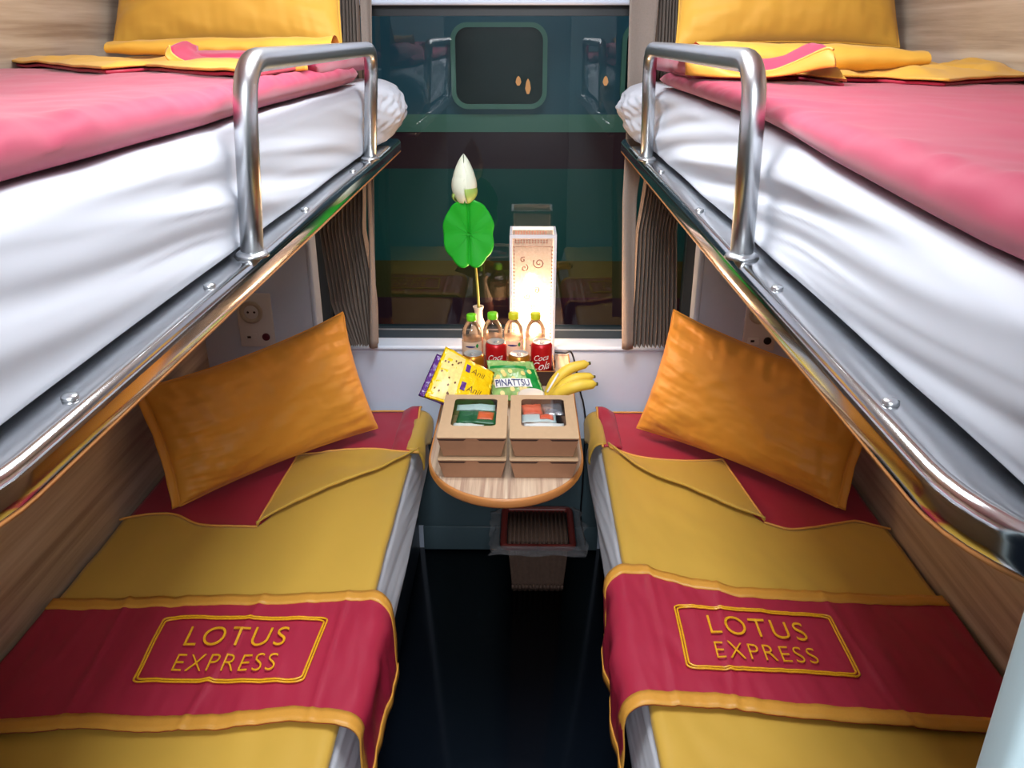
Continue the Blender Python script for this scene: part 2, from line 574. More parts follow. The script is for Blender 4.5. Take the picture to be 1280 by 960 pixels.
# ------------------------------------------------------------------ upper berths
def upper_berth(s, name_side):
    """s = -1 left, 1 right"""
    xw = XL if s < 0 else XR                 # wall
    xe = -0.359 if s < 0 else 0.285           # outer steel face
    zt = 1.478
    ye = 2.47
    root = thing('upper_berth', f'{name_side} upper berth shelf with polished steel edge and tubular guard rail', 'berth', (xw, 0.5, zt), 'upper berths')
    # plan outline of the outer edge: far end, straight, corner curve at the foot, then to the wall
    yn, rc = 0.362, 0.16
    path = [(xe, ye - 0.00)]
    for k in range(1, 12): path.append((xe, ye + (yn + rc - ye) * k / 11))
    for k in range(1, 13):
        a = PI / 2 * k / 12
        path.append((xe + s * rc * (1 - math.cos(a)), yn + rc - rc * math.sin(a)))
    path.append((xw - s * 0.005, yn))
    # normals towards the inside of the berth
    def frame(i):
        p = Vector(path[i]); a = Vector(path[max(i - 1, 0)]); b = Vector(path[min(i + 1, len(path) - 1)])
        tdir = (b - a).normalized()
        nrm = Vector((-tdir.y, tdir.x))
        if nrm.dot(Vector((xw, 1.6)) - p) < 0: nrm = -nrm
        return p, nrm
    HF = -0.033
    prof = [(0.012, HF), (0.001, HF), (0.0, HF + 0.002), (0.0, -0.024)]
    for k in range(9):
        a = PI / 2 * k / 8
        prof.append((0.014 - 0.014 * math.cos(a), -0.014 + 0.014 * math.sin(a)))
    prof += [(0.10, 0.0), (0.103, -0.004), (0.103, HF)]
    bm = bmesh.new()
    rows = []
    for i in range(len(path)):
        p, nrm = frame(i)
        rows.append([bm.verts.new((p.x + nrm.x * d, p.y + nrm.y * d, zt + z)) for d, z in prof])
    for a, b in zip(rows, rows[1:]):
        for k in range(len(prof)):
            l = (k + 1) % len(prof)
            bm.faces.new((a[k], a[l], b[l], b[k]))
    bm.faces.new(rows[0]); bm.faces.new(rows[-1][::-1])
    obj('edge_rail', bm, 'mirror_steel', root)
    # thin copper coloured lip under the rail
    bm = bmesh.new()
    rows = []
    for i in range(len(path)):
        p, nrm = frame(i)
        rows.append([bm.verts.new((p.x + nrm.x * d, p.y + nrm.y * d, zt + z)) for d, z in ((0.001, -0.0335), (0.03, -0.0335), (0.03, -0.037), (0.001, -0.037))])
    for a, b in zip(rows, rows[1:]):
        for k in range(4): bm.faces.new((a[k], a[(k + 1) % 4], b[(k + 1) % 4], b[k]))
    obj('lower_lip', bm, 'edge', root)
    x0, x1 = sorted((xw - s * 0.002, xe + s * 0.105))
    obj('berth_board', bx(x0, x1, yn + 0.05, ye, zt - 0.034, zt - 0.001), 'panel', root, bevel=0.003)
    # bolts on the ledge
    for yb in (0.62, 0.95, 1.42, 1.85):
        bm = lathe([(0.0075, zt), (0.007, zt + 0.003), (0.004, zt + 0.0045), (0.0005, zt + 0.005)], xe + s * 0.0205, yb, 14)
        obj('bolt', bm, 'steel', root)
    # end bracket at the window wall
    # guard rail
    xg = xe + s * 0.0145
    lean = -s * (0.02 if s < 0 else 0.008)
    pts = [(xg, 1.10, zt - 0.002), (xg + lean, 1.10, 1.728), (xg + lean, 2.04, 1.728), (xg, 2.04, zt - 0.002)]
    g = obj('guard_rail', tube(rounded(pts, 0.06, 8), 0.0155, 18), 'steel', root)
    for yb in (1.10, 2.04):
        obj('rail_collar', lathe([(0.024, zt), (0.022, zt + 0.004), (0.0165, zt + 0.008)], xg, yb, 20), 'steel', root)
    return root


upper_berth(-1, 'left')
upper_berth(1, 'right')


def mattress(s, label, x_in, x_wall, y0, y1, z0, z1, wr=0.008, group=None, bulge=0.01, name='mattress', flare=0.0, sag=0.0, endb=0.0):
    """sheeted mattress: closed rounded section swept along the berth, with drawn folds on the aisle side"""
    H = z1 - z0
    rt, rb = 0.028, 0.010
    sec = [(x_wall, z0, 0.0, -1.0), ((x_wall + x_in) / 2, z0, 0.0, -1.0)]
    for k in range(7):
        a = PI / 2 * k / 6
        sec.append((x_in + s * rb * (1 - math.sin(a)), z0 + rb * (1 - math.cos(a)), -s * math.sin(a), -math.cos(a)))
    for k in range(1, 34):
        sec.append((x_in, z0 + rb + (H - rb - rt) * k / 34, -s, 0.0))
    for k in range(13):
        a = PI / 2 * k / 12
        sec.append((x_in + s * rt * (1 - math.cos(a)), z1 - rt * (1 - math.sin(a)), -s * math.cos(a), math.sin(a)))
    for k in range(1, 31):
        sec.append((x_in + s * rt + (x_wall - x_in - s * rt) * k / 30, z1, 0.0, 1.0))
    N = len(sec)
    nY = 300
    def f(i, v):
        x, z, nx, nzz = sec[i]
        y = y0 + (y1 - y0) * v
        k = (z - z0) / H
        q = y * 0.55 + (z - z0) * 4.2
        w1 = (y - z) * 0.7
        side = abs(nx)
        amp = wr * (0.35 + 0.65 * math.sin(PI * min(1, k * 0.8 + 0.1)))
        warp = 0.5 * nz(y * 2, z * 3, 2)
        fold = amp * (0.7 * nz(q * 3.2, w1, s * 3.1) + 0.5 * nz(q * 8 + warp, w1 * 1.6, 5 + s) + 0.30 * max(0.0, 1 - abs(nz(q * 6 + warp * 2, w1 * 2.2, 9)) * 5) * max(0, nz(y * 2, z * 4, 12) + 0.35))
        x += -s * side * (fold + bulge * math.sin(PI * k) + flare * (1 - k))
        if endb: x += -s * side * endb * max(0, min(1, (y - 2.10) / 0.2)) ** 1.3 * math.sin(PI * min(1, 0.08 + k * 0.80)) * (1 + 0.14 * nz(y * 3 + z * 60, z * 30 - y * 30, 4))
        if nzz > 0: z += 0.0025 * nz(x * 7, y * 7, 2 + s) * nzz
        en = min(y - y0, y1 - y)
        if en < 0.04:
            x += s * 0.03 * (1 - en / 0.04) ** 2 * side
            z -= max(0, nzz) * 0.02 * (1 - en / 0.04) ** 2
        z = z0 + (z - z0) * (1 - sag * max(0, min(1, (1.2 - y) / 0.6)))
        return (x, y, z)
    bm = bmesh.new()
    rows = [[bm.verts.new(f(i, j / nY)) for j in range(nY + 1)] for i in range(N)]
    for a, b in zip(rows, rows[1:]):
        for j in range(nY):
            bm.faces.new((a[j], b[j], b[j + 1], a[j + 1]))
    bm.faces.new([r[0] for r in rows]); bm.faces.new([r[-1] for r in rows][::-1])
    bm.faces.new(list(rows[0]) + list(rows[-1])[::-1])
    return setp(obj(name, bm, 'white_sheet'), label, 'mattress', group)


mattress(-1, 'mattress in a white fitted sheet on the left upper berth', -0.392, XL + 0.006, 0.41, 2.48, 1.4845, 1.644, 0.0125, 'mattresses on the upper berths', 0.003, endb=0.055)
mattress(1, 'mattress in a white fitted sheet on the right upper berth', 0.327, XR - 0.006, 0.41, 2.48, 1.4845, 1.638, 0.020, 'mattresses on the upper berths', 0.003, sag=0.18, endb=0.055)


# ------------------------------------------------------------------ duvets on the upper berths
def slab_cloth(s, xe, xw, ya, yb, z0, z1, nx=60, ny=120, seed=0, puff=0.006, r=0.028):
    """padded folded duvet: closed rounded slab, z0 bottom, z1 top; xe aisle edge (function of y), xw wall edge"""
    def f(u, v):
        T = (u * 2.0) % 2.0
        top = T >= 1.0
        a = T if not top else 2.0 - T
        # ease the sampling towards the edge so that it rounds off
        a = 1 - (1 - a) ** 1.6
        y = ya + (yb - ya) * v
        e = xe(y) if callable(xe) else xe
        w_ = xw(y) if callable(xw) else xw
        zt = z1(y) if callable(z1) else z1
        zb = z0(y) if callable(z0) else z0
        x = w_ + (e - w_) * a
        hh, zm = (zt - zb) / 2, (zt + zb) / 2
        d = abs(x - e)
        q = math.sqrt(max(0.0, 1 - (1 - min(1, d / r)) ** 2))
        en = min(v, 1 - v) * (yb - ya)
        q2 = math.sqrt(max(0.0, 1 - (1 - min(1, en / 0.03)) ** 2))
        q *= q2
        sof = min(1, d / 0.04)
        n_ = puff * (nz(x * 6, y * 5, seed) + 0.6 * nz(x * 13 + y * 3, y * 9, seed + 4) * sof + 0.3 * nz(x * 30, y * 18, seed + 8) * sof)
        near = math.exp(-d / 0.05)
        ridge = 0.0055 * near * (nz(y * 16 + x * 20, 3, seed) + 0.5 * nz(y * 38, x * 20, seed))
        z = zm + (hh * q + (n_ + ridge) * q2) * (1 if top else -1 * (0.9 if d < r * 2 else 1.0))
        if not top: z = zm - hh * q
        x += -s * 0.006 * near * nz(y * 5, 0, seed + 1)
        return (x, y, z)
    bm = grid(nx * 2, ny, f, wrap=True)
    bm.verts.ensure_lookup_table()
    N = nx * 2
    bm.faces.new([bm.verts[i * (ny + 1)] for i in range(N)])
    bm.faces.new([bm.verts[i * (ny + 1) + ny] for i in range(N)][::-1])
    return bm


def ribbon(path_front, prof, m_out, m_in, name, parent, nx=60, seed=0, thick=0.004):
    """sheet swept along a path, profile (forward offset, height) from its front lip backwards"""
    def f(u, v):
        p = path_front(u)
        k = v * (len(prof) - 1)
        i = min(int(k), len(prof) - 2)
        t = k - i
        a = Vector(prof[i]) * (1 - t) + Vector(prof[i + 1]) * t
        sc_ = p[3]
        return (p[0], p[1] + a.x * sc_, p[2] + a.y * sc_)
    bm = grid(nx, (len(prof) - 1) * 4, f)
    return obj(name, bm, [m_out, m_in], parent, solid=thick)


def pillow(name, mname, c, ux, uy, un, w, h, t, label, group=None, seed=0, slump=0.0, wr=1.0, hem=None):
    """c centre; ux along the width, uy along the height, un the front normal"""
    c, ux, uy, un = Vector(c), Vector(ux).normalized(), Vector(uy).normalized(), Vector(un).normalized()
    root = thing(name, label, 'pillow', c - uy * h / 2, group)
    n = 110
    def pt(a, b, side):
        pin = 0.07
        A = a * (1 - pin * (1 - abs(a) ** 0.5 * 0) * (1 - b * b) * 0 - 0.05 * (1 - b * b) * abs(a) ** 3 * 1)
        B = b * (1 - 0.08 * (1 - a * a) * abs(b) ** 3)
        A = a * (1 - 0.045 * (1 - b * b))
        if slump: B -= slump * max(0, (b + 1) / 2) * max(0, ((a * (1 if un.x < 0 else -1)) + 1) / 2) ** 0.8
        th = ((1 - abs(a) ** 2.6) * (1 - abs(b) ** 2.6)) ** 0.55 * t / 2
        edge = (max(abs(a), abs(b))) 
        wfac = wr * (0.4 + 0.6 * edge)
        # wrinkles running inwards from the short ends and corners
        rad = math.atan2(b * 0.6, a)
        wk = 0.010 * wfac * math.sin(rad * 9 + 3 * nz(a * 2, b * 2, seed)) * abs(a) * (1 - abs(a) ** 6) * 0.6
        e_ = abs(a) ** 2
        wk += 0.009 * wr * e_ * nz(a * 1.6, b * 7, seed) + 0.004 * wfac * nz(a * 3 + b * 1.5, b * 2.5 - a * 1.5, seed + 3) + 0.0035 * abs(b) ** 3 * nz(a * 13, b * 2.5, seed + 5) + 0.0022 * wr * e_ * nz(a * 3, b * 17 + a * 4, seed + 6)
        wk += 0.006 * wr * max(0, b) ** 2 * nz(a * 11 + b * 2, b * 1.6, seed + 11) + 0.0012 * wr * nz(a * 9 + b * 6, b * 8 - a * 7, seed + 12) + 0.006 * wr * max(0, -a if un.x > 0 else a) ** 1.5 * nz(a * 12 + b * 1.2, b * 1.5 + a * 2, seed + 13)
        q = min(1.0, (1 - edge) * 9)
        return c + ux * (A * w / 2) + uy * (B * h / 2) + un * side * (th + wk * q * (1 if side > 0 else 0.4)) + un * 0.004 * nz(a * 5, b * 5, seed + 9)
    bm = bmesh.new()
    fr, bk = {}, {}
    for i in range(n + 1):
        for j in range(n + 1):
            a, b = -1 + 2 * i / n, -1 + 2 * j / n
            a = math.sin(a * PI / 2) * 0.35 + a * 0.65
            b = math.sin(b * PI / 2) * 0.35 + b * 0.65
            fr[i, j] = bm.verts.new(pt(a, b, 1))
            bk[i, j] = fr[i, j] if i in (0, n) or j in (0, n) else bm.verts.new(pt(a, b, -1))
    for i in range(n):
        for j in range(n):
            bm.faces.new((fr[i, j], fr[i + 1, j], fr[i + 1, j + 1], fr[i, j + 1]))
            q = (bk[i, j], bk[i, j + 1], bk[i + 1, j + 1], bk[i + 1, j])
            if len(set(q)) == 4:
                try: bm.faces.new(q)
                except ValueError: pass
    obj('cushion', bm, mname, root)
    # seam along the rim
    rim = []
    for k in range(n): rim.append(pt(-1 + 2 * k / n, -1, 1))
    for k in range(n): rim.append(pt(1, -1 + 2 * k / n, 1))
    for k in range(n): rim.append(pt(1 - 2 * k / n, 1, 1))
    for k in range(n): rim.append(pt(-1, 1 - 2 * k / n, 1))
    obj('seam', tube(rim, 0.0028, 6, closed=True), mname, root)
    # open end flap of the pillowcase
    if hem:
        sx = hem
        bm = grid(3, 40, lambda u, v: pt(sx * 1.0, -1 + 2 * v, 1) + ux * (sx * 0.022 * u) + un * (0.004 * math.sin(v * 23) * u) )
        obj('case_hem', bm, mname, root, solid=0.004, offset=0)
    return root


# upper pillows
def up_pillow(x0, x1, seed, label, y=2.20, group='pillows on the upper berths'):
    cx = (x0 + x1) / 2
    h = 0.40
    tilt = math.radians(62)
    uy = Vector((0, math.cos(tilt), math.sin(tilt)))
    un = Vector((0, -math.sin(tilt), math.cos(tilt)))
    c = Vector((cx, y, 1.728)) + uy * h / 2 + un * 0.0
    pillow('pillow', 'yellow', c, (1, 0, 0), uy, un, x1 - x0, h, 0.15, label, group, seed, wr=0.6)


up_pillow(-1.03, -0.455, 3, 'mustard yellow pillow propped at the head of the left upper berth')
up_pillow(0.378, 0.93, 8, 'mustard yellow pillow propped at the head of the right upper berth')


def upper_duvet(s, label):
    xw = XL + 0.012 if s < 0 else XR - 0.012
    root = thing('duvet', label, 'duvet', (xw, 1.5, 1.65), 'folded duvets on the upper berths')
    e0 = -0.403 if s < 0 else 0.328
    edge = lambda y: e0 + s * 0.008 * nz(y * 1.8, s * 4.0, 0)
    zlow = (lambda y: 1.648) if s < 0 else (lambda y: 1.644 - 0.030 * max(0, min(1, (1.2 - y) / 0.6)))
    body = slab_cloth(s, edge, xw, 0.40, 2.12, zlow, lambda y: (1.694 if s < 0 else 1.676) + 0.003 * nz(y * 3, 0, s) - (0.008 * max(0, min(1, (1.2 - y) / 0.6)) if s > 0 else 0), seed=11 + s, puff=0.004, nx=70, ny=140, r=0.03)
    obj('duvet_body', body, 'lit_crimson', root)
    l2w = lambda y: e0 + s * (0.30 - 0.262 * max(0, min(1, (y - 1.90) / 0.12)))
    l2 = slab_cloth(s, lambda y: e0 + s * 0.004 + s * 0.008 * nz(y * 5, 3, s), l2w, 1.72, 2.44, 1.672, lambda y: 1.728 + 0.004 * nz(y * 6, 0, 2 * s), nx=30, ny=50, seed=21 + s, puff=0.006, r=0.026)
    setp(obj('rolled_corner', l2, 'lit_crimson', root), 'rolled crimson corner')
    # yellow reverse turned back in front of the pillow, wavy front edge
    if s < 0:
        line = [(14, 79), (60, 81), (90, 85), (130, 88), (180, 84), (240, 89), (306, 92)]
    else:
        line = [(1290, 97), (1210, 101), (1185, 104), (1130, 101), (1100, 98), (1060, 104), (1040, 98), (1000, 95), (950, 97), (905, 96), (862, 93)]
    zl = 1.7035 if s < 0 else 1.684
    tab = sorted(world_curve(line, zl))
    xa, xb = tab[0][0], tab[-1][0]
    back = 1.97
    def layer(dz, inset, amp):
        def f(u, v):
            x = xa + (xb - xa) * u
            y0_ = interp(tab, x) + inset
            y = y0_ + (back - y0_) * v
            lump = amp * max(0.0, nz(x * 9, y * 7, s * 3) + 0.35 * nz(x * 22, y * 15, s * 3 + 1) + 0.25) * min(1, v * 6)
            return (x, y, zl + dz + lump + 0.003 * nz(x * 18, 1, s) * (1 - v))
        return f
    obj('turned_back_layer', grid(90, 50, layer(0.004, 0, 0.034 if s > 0 else 0.012)), 'yellow', root, solid=0.004, offset=0)
    obj('underside_layer', grid(90, 12, layer(-0.0035, 0.012, 0.0)), 'crimson', root, solid=0.005, offset=0)
    # puffed roll lying on it
    if s < 0: pa, pb, R0 = P(135, 62, y=1.92), P(420, 66, y=1.96), 0.022
    else: pa, pb, R0 = P(1158, 66, y=1.68), P(870, 66, y=1.80), 0.030
    def roll(u, v):
        q = pa + (pb - pa) * u
        a = 2 * PI * v
        tap = math.sin(PI * min(1, 0.06 + u * 0.5)) ** 0.45
        R_ = (R0 + 0.004 * nz(q.x * 9, 3, s)) * tap
        return (q.x, q.y + 1.9 * R_ * math.cos(a) + 0.003 * nz(q.x * 30, a, 4), (1.712 if s < 0 else 1.688) + R0 * 0.9 + R_ * math.sin(a) + 0.003 * nz(q.x * 25, a * 2, 6))
    obj('yellow_roll', grid(60, 24, roll), 'yellow', root)
    # cuff: the gaping opening of the fold near the guard rail
    if s < 0:
        top = [(212, 57), (216, 68), (236, 79), (275, 82), (310, 77), (352, 71), (385, 69)]
        bot = [(206, 70), (214, 78), (240, 87), (275, 91), (310, 92), (352, 90), (385, 88)]
        yf = lambda px: 1.66
    else:
        top = [(1041, 63), (1030, 62), (990, 80), (958, 90), (916, 88), (886, 72), (856, 74)]
        bot = [(1044, 84), (1025, 86), (985, 94), (950, 97), (916, 97), (886, 96), (857, 94)]
        yf = lambda px: 1.50 + 0.24 * (1041 - px) / 185
    tp = smooth_path([P(a, b, y=yf(a)) for a, b in top], 6)
    bp_ = smooth_path([P(a, b, y=yf(a) - 0.02) for a, b in bot], 6)
    n = len(tp) - 1
    def cuff(u, v):
        k = min(n, int(round(u * n)))
        q = tp[k] * (1 - v) + bp_[k] * v
        return (q.x, q.y - 0.006 * math.sin(PI * v), q.z)
    obj('cuff', grid(n, 6, cuff), 'orange', root, solid=0.004, offset=0)
    obj('cuff_piping', tube([q + Vector((0, -0.003, 0.001)) for q in tp], 0.0026, 6), 'piping', root)
    def inn(u, v):
        k = min(n, int(round(u * n)))
        q = tp[k]
        return (q.x, q.y + 0.14 * v, q.z - 0.004 + 0.010 * math.sin(v * PI) + (max(0, 1.715 - q.z)) * v + 0.003 * nz(q.x * 20, v * 4, s))
    obj('cuff_lining', grid(n, 10, inn), 'lit_crimson', root, solid=0.004, offset=0)
    return root


upper_duvet(-1, 'brightly lit crimson duvet with a yellow turned-back edge on the left upper berth')
upper_duvet(1, 'brightly lit crimson duvet with a yellow turned-back edge on the right upper berth')


# ------------------------------------------------------------------ lower berths
BT = 0.555     # mattress top


def lower_base(s, label):
    xw = XL if s < 0 else XR
    xe = -0.345 if s < 0 else 0.26
    root = thing('berth_bench', label, 'berth', (xw, 1.5, 0), 'lower berth benches')
    a, b = sorted((xw - s * 0.002, xe + s * 0.03))
    obj('bench_box', bx(a, b, Y0 + 0.005, YD - 0.014, 0.0, 0.355), 'darkbox', root, bevel=0.004)
    a, b = sorted((xw - s * 0.002, xe + s * 0.01))
    obj('seat_board', bx(a, b, Y0 + 0.005, YD - 0.014, 0.357, 0.398), 'darkbox', root, bevel=0.004)
    return root


lower_base(-1, 'dark slate bench box under the left lower berth')
lower_base(1, 'dark slate bench box under the right lower berth')
XEL, XER = -0.341, 0.250
mattress(-1, 'mattress in a white sheet on the left lower berth', XEL, XL + 0.006, 0.38, YD - 0.02, 0.402, BT, 0.006, 'mattresses on the lower berths', 0.002, flare=0.026)
mattress(1, 'mattress in a white sheet on the right lower berth', XER, XR - 0.006, 0.38, YD - 0.02, 0.402, BT, 0.007, 'mattresses on the lower berths', 0.002, flare=0.028)


def drape(s, dist, xe, z, r, side_wave=0.0):
    """dist: signed distance past the edge tangent (negative on the flat top). Returns x, z. xe outer face x"""
    x0 = xe + s * r
    if dist <= 0: return x0 + s * (-dist), z
    arc = r * PI / 2
    if dist < arc:
        a = dist / r
        return x0 - s * r * math.sin(a), z - r * (1 - math.cos(a))
    return xe - s * side_wave, z - r - (dist - arc)


def topz(s, x, y, lvl):
    """height of the bedding surface, level 0 lining, 1 duvet, 2 runner"""
    base = BT + 0.014 + 0.010 * lvl
    return base + 0.004 * (nz(x * 5, y * 4, s * 5) + 0.6) + 0.0022 * nz(x * 16 + y * 4, y * 12, s * 2 + 1) + (0.0012 * nz(x * 34 + y * 8, y * 9, s * 3) if lvl >= 1 else 0)


def bed_sheet(s, name, m, parent, ynear, yfar, lvl, xin, dmax, r, nx=70, ny=60, extra=0.0, thick=0.006, wave=0.006, xw_in=0.012, dz=None, xe_=None, dmin=None, lift=0.0):
    """sheet lying on the bed between two curves ynear(x), yfar(x), spilling over the aisle edge by dmax"""
    xw = XL + xw_in if s < 0 else XR - xw_in
    xe = (xe_ if xe_ is not None else (XEL if s < 0 else XER)) - s * (0.020 + 0.005 * lvl)
    W = abs(xw - (xe + s * r))
    d0 = -W if dmin is None else dmin
    def f(u, v):
        d = d0 + (dmax - d0) * u
        x, z = drape(s, d, xe, 0, r)
        xx = x if d < 0 else xe
        y = ynear(d, x) + (yfar(d, x) - ynear(d, x)) * v
        zz = topz(s, x, y, lvl) + z + extra + lift
        if dz: zz += dz(x, y)
        if d > 0:
            k = min(1, d / 0.08)
            x += -s * k * wave * (nz(y * 9, d * 6, lvl + s) + 0.6 + 0.5 * nz(y * 22, d * 9, lvl + 3))
        return (x, y, zz)
    bm = grid(nx, ny, f)
    return obj(name, bm, m, parent, solid=thick, offset=-1 if s < 0 else 1)



def ycurve(pts, s):
    tab = sorted(pts)
    return lambda d, x: interp(tab, x)


def piping(curve, s, lvl, parent, name='piping', r=0.0032, off=0.004):
    pts = []
    for i in range(len(curve) - 1):
        (ax, ay), (bx_, by) = curve[i], curve[i + 1]
        for k in range(8):
            t = k / 8
            x, y = ax + (bx_ - ax) * t, ay + (by - ay) * t
            pts.append((x, y, topz(s, x, y, lvl) + off))
    x, y = curve[-1]
    pts.append((x, y, topz(s, x, y, lvl) + off))
    return obj(name, tube(pts, r, 6), 'piping', parent)


def smooth2(c):
    return [(p.x, p.y) for p in smooth_path([(x, y, 0) for x, y in c], 6)]


def lower_duvet(s, label):
    xw = XL if s < 0 else XR
    xe = XEL if s < 0 else XER
    root = thing('duvet', label, 'duvet', (xw, 1.6, BT), 'duvets on the lower berths')
    zz = BT + 0.02
    # front edge of the crimson side: piping line read from wall to aisle
    if s < 0:
        line = [(150, 654), (175, 648), (215, 646), (250, 658), (280, 661), (322, 661)]
        fold = [(322, 661), (372, 636), (430, 610), (480, 590), (524, 567)]
        tip = (372, 570)
        mid = [(372, 570), (420, 564), (470, 562), (524, 567)]
    else:
        line = [(1113, 664), (1075, 655), (1060, 655), (1020, 662), (985, 664), (955, 656)]
        fold = [(955, 656), (910, 640), (860, 618), (800, 592), (760, 560)]
        tip = (903, 575)
        mid = [(903, 575), (860, 577), (800, 572), (762, 560)]
    line_w = smooth2(world_curve(line, zz)); fold_w = smooth2(world_curve(fold, zz)); mid_w = smooth2(world_curve(mid, zz + 0.012))
    allc = line_w + fold_w[1:]
    edge_x = xe - s * 0.02
    tab = sorted(allc)
    fx0, fx1 = sorted((fold_w[0][0], fold_w[-1][0]))
    far = lambda d, x: interp(tab, x) + 0.035 * max(0, min(1, min(x - fx0, fx1 - x) / 0.03))
    hang = 0.052
    # crimson inner side spread up to the end wall
    bed_sheet(s, 'crimson_lining', 'crimson', root, lambda d, x: interp(tab, x) - 0.05, lambda d, x: YD - 0.03 + 0 * x, 0, 0, 0.012, 0.022, ny=40, thick=0.004, xe_=xe + s * 0.019)
    # mustard top
    bed_sheet(s, 'mustard_top', 'duvet_yellow', root, lambda d, x: 0.47, far, 1, 0, 0.026, 0.028, ny=130, thick=0.008, xe_=xe + s * 0.017)
    piping(line_w, s, 1, root, off=0.002)
    # turned-back triangular flap: between the fold and its free edge through the tip
    tipw = tuple(P(*tip, z=zz + 0.012))[:2]
    free = smooth2([line_w[-1], tuple((a + b) / 2 for a, b in zip(line_w[-1], tipw)), tipw]) 
    A = line_w[-1]
    side = [A, tipw]
    def flap(u, v):
        # u along the fold; v from fold towards the free edge
        k = u * (len(fold_w) - 1); i = min(int(k), len(fold_w) - 2); t = k - i
        fx = fold_w[i][0] * (1 - t) + fold_w[i + 1][0] * t; fy = fold_w[i][1] * (1 - t) + fold_w[i + 1][1] * t
        # free edge: first third goes A->tip, the rest along mid
        if u < 0.33:
            q = u / 0.33
            ex, ey = A[0] + (tipw[0] - A[0]) * q, A[1] + (tipw[1] - A[1]) * q
        else:
            q = (u - 0.33) / 0.67 * (len(mid_w) - 1); j = min(int(q), len(mid_w) - 2); tt = q - j
            ex = mid_w[j][0] * (1 - tt) + mid_w[j + 1][0] * tt; ey = mid_w[j][1] * (1 - tt) + mid_w[j + 1][1] * tt
        x, y = fx + (ex - fx) * v, fy + (ey - fy) * v
        puff = 0.010 * (1 - v) ** 2 + 0.006
        return (x, y, topz(s, x, y, 1) + puff + 0.002 * nz(x * 20, y * 16, s))
    setp(obj('turned_back_flap', grid(48, 16, flap), 'duvet_yellow', root, solid=0.006, offset=0), 'triangular mustard flap folded back')
    fe = [Vector(flap(k / 40, 1)) + Vector((0, 0, 0.003)) for k in range(41)]
    obj('flap_piping', tube(fe, 0.003, 6), 'piping', root)
    # standing corner of the crimson side at the window end, hanging over the aisle edge
    xo = xe - s * 0.014
    yfront = fold_w[-1][1]
    def corner_old(u, v):
        y = yfront + (YD - 0.035 - yfront) * u
        d = -0.12 + 0.135 * v
        x, z = drape(s, d, xo, 0, 0.03)
        return (x - s * 0.004 * nz(y * 18, d * 10, s) * (1 if d > 0 else 0), y, topz(s, x, y, 1) + z + 0.004 + 0.010 * math.exp(-((v - 0.75) / 0.2) ** 2) * u)
    def corner(u, v):
        y = yfront + (YD - 0.035 - yfront) * u
        d = -0.045 + 0.055 * v
        x, z = drape(s, d, xo, 0, 0.03)
        lip = 0.006 * math.sin(PI * v) + 0.022 * math.exp(-((u - 0.92) / 0.12) ** 2) * v
        return (x, y, topz(s, x, y, 1) + z - 0.008 * (1 - v) + lip + 0.003 * nz(y * 16, v * 3, s))
    setp(obj('corner_drape', grid(24, 20, corner), 'crimson', root, solid=0.006, offset=0), 'crimson edge fold at the aisle side')
    obj('wall_side_piping', tube([(xw - s * (0.03 + 0.66 * k / 20), YD - 0.032, topz(s, xw - s * (0.03 + 0.66 * k / 20), YD - 0.03, 0) + 0.004) for k in range(21)], 0.003, 6), 'piping', root)
    ce = [Vector(corner(k / 24, 1)) + Vector((-s * 0.004, 0, 0)) for k in range(25)] 
    obj('corner_piping', tube(ce, 0.004, 6), 'piping', root)
    # mustard tail below the crimson corner
    def tail(u, v):
        y = yfront + 0.01 + (YD - 0.045 - yfront - 0.01) * u
        d = -0.012 + (0.105 - 0.03 * math.sin(u * 5)) * v
        x, z = drape(s, d, xe - s * 0.034, 0, 0.036)
        return (x - s * 0.005 * v * math.sin(v * 9 + u * 9), y, topz(s, xe, y, 1) + z + 0.002)
    obj('mustard_tail', grid(20, 10, tail), 'duvet_yellow', root, solid=0.005, offset=0)
    return root


lower_duvet(-1, 'mustard duvet with crimson lining turned back on the left lower berth')
lower_duvet(1, 'mustard duvet with crimson lining turned back on the right lower berth')


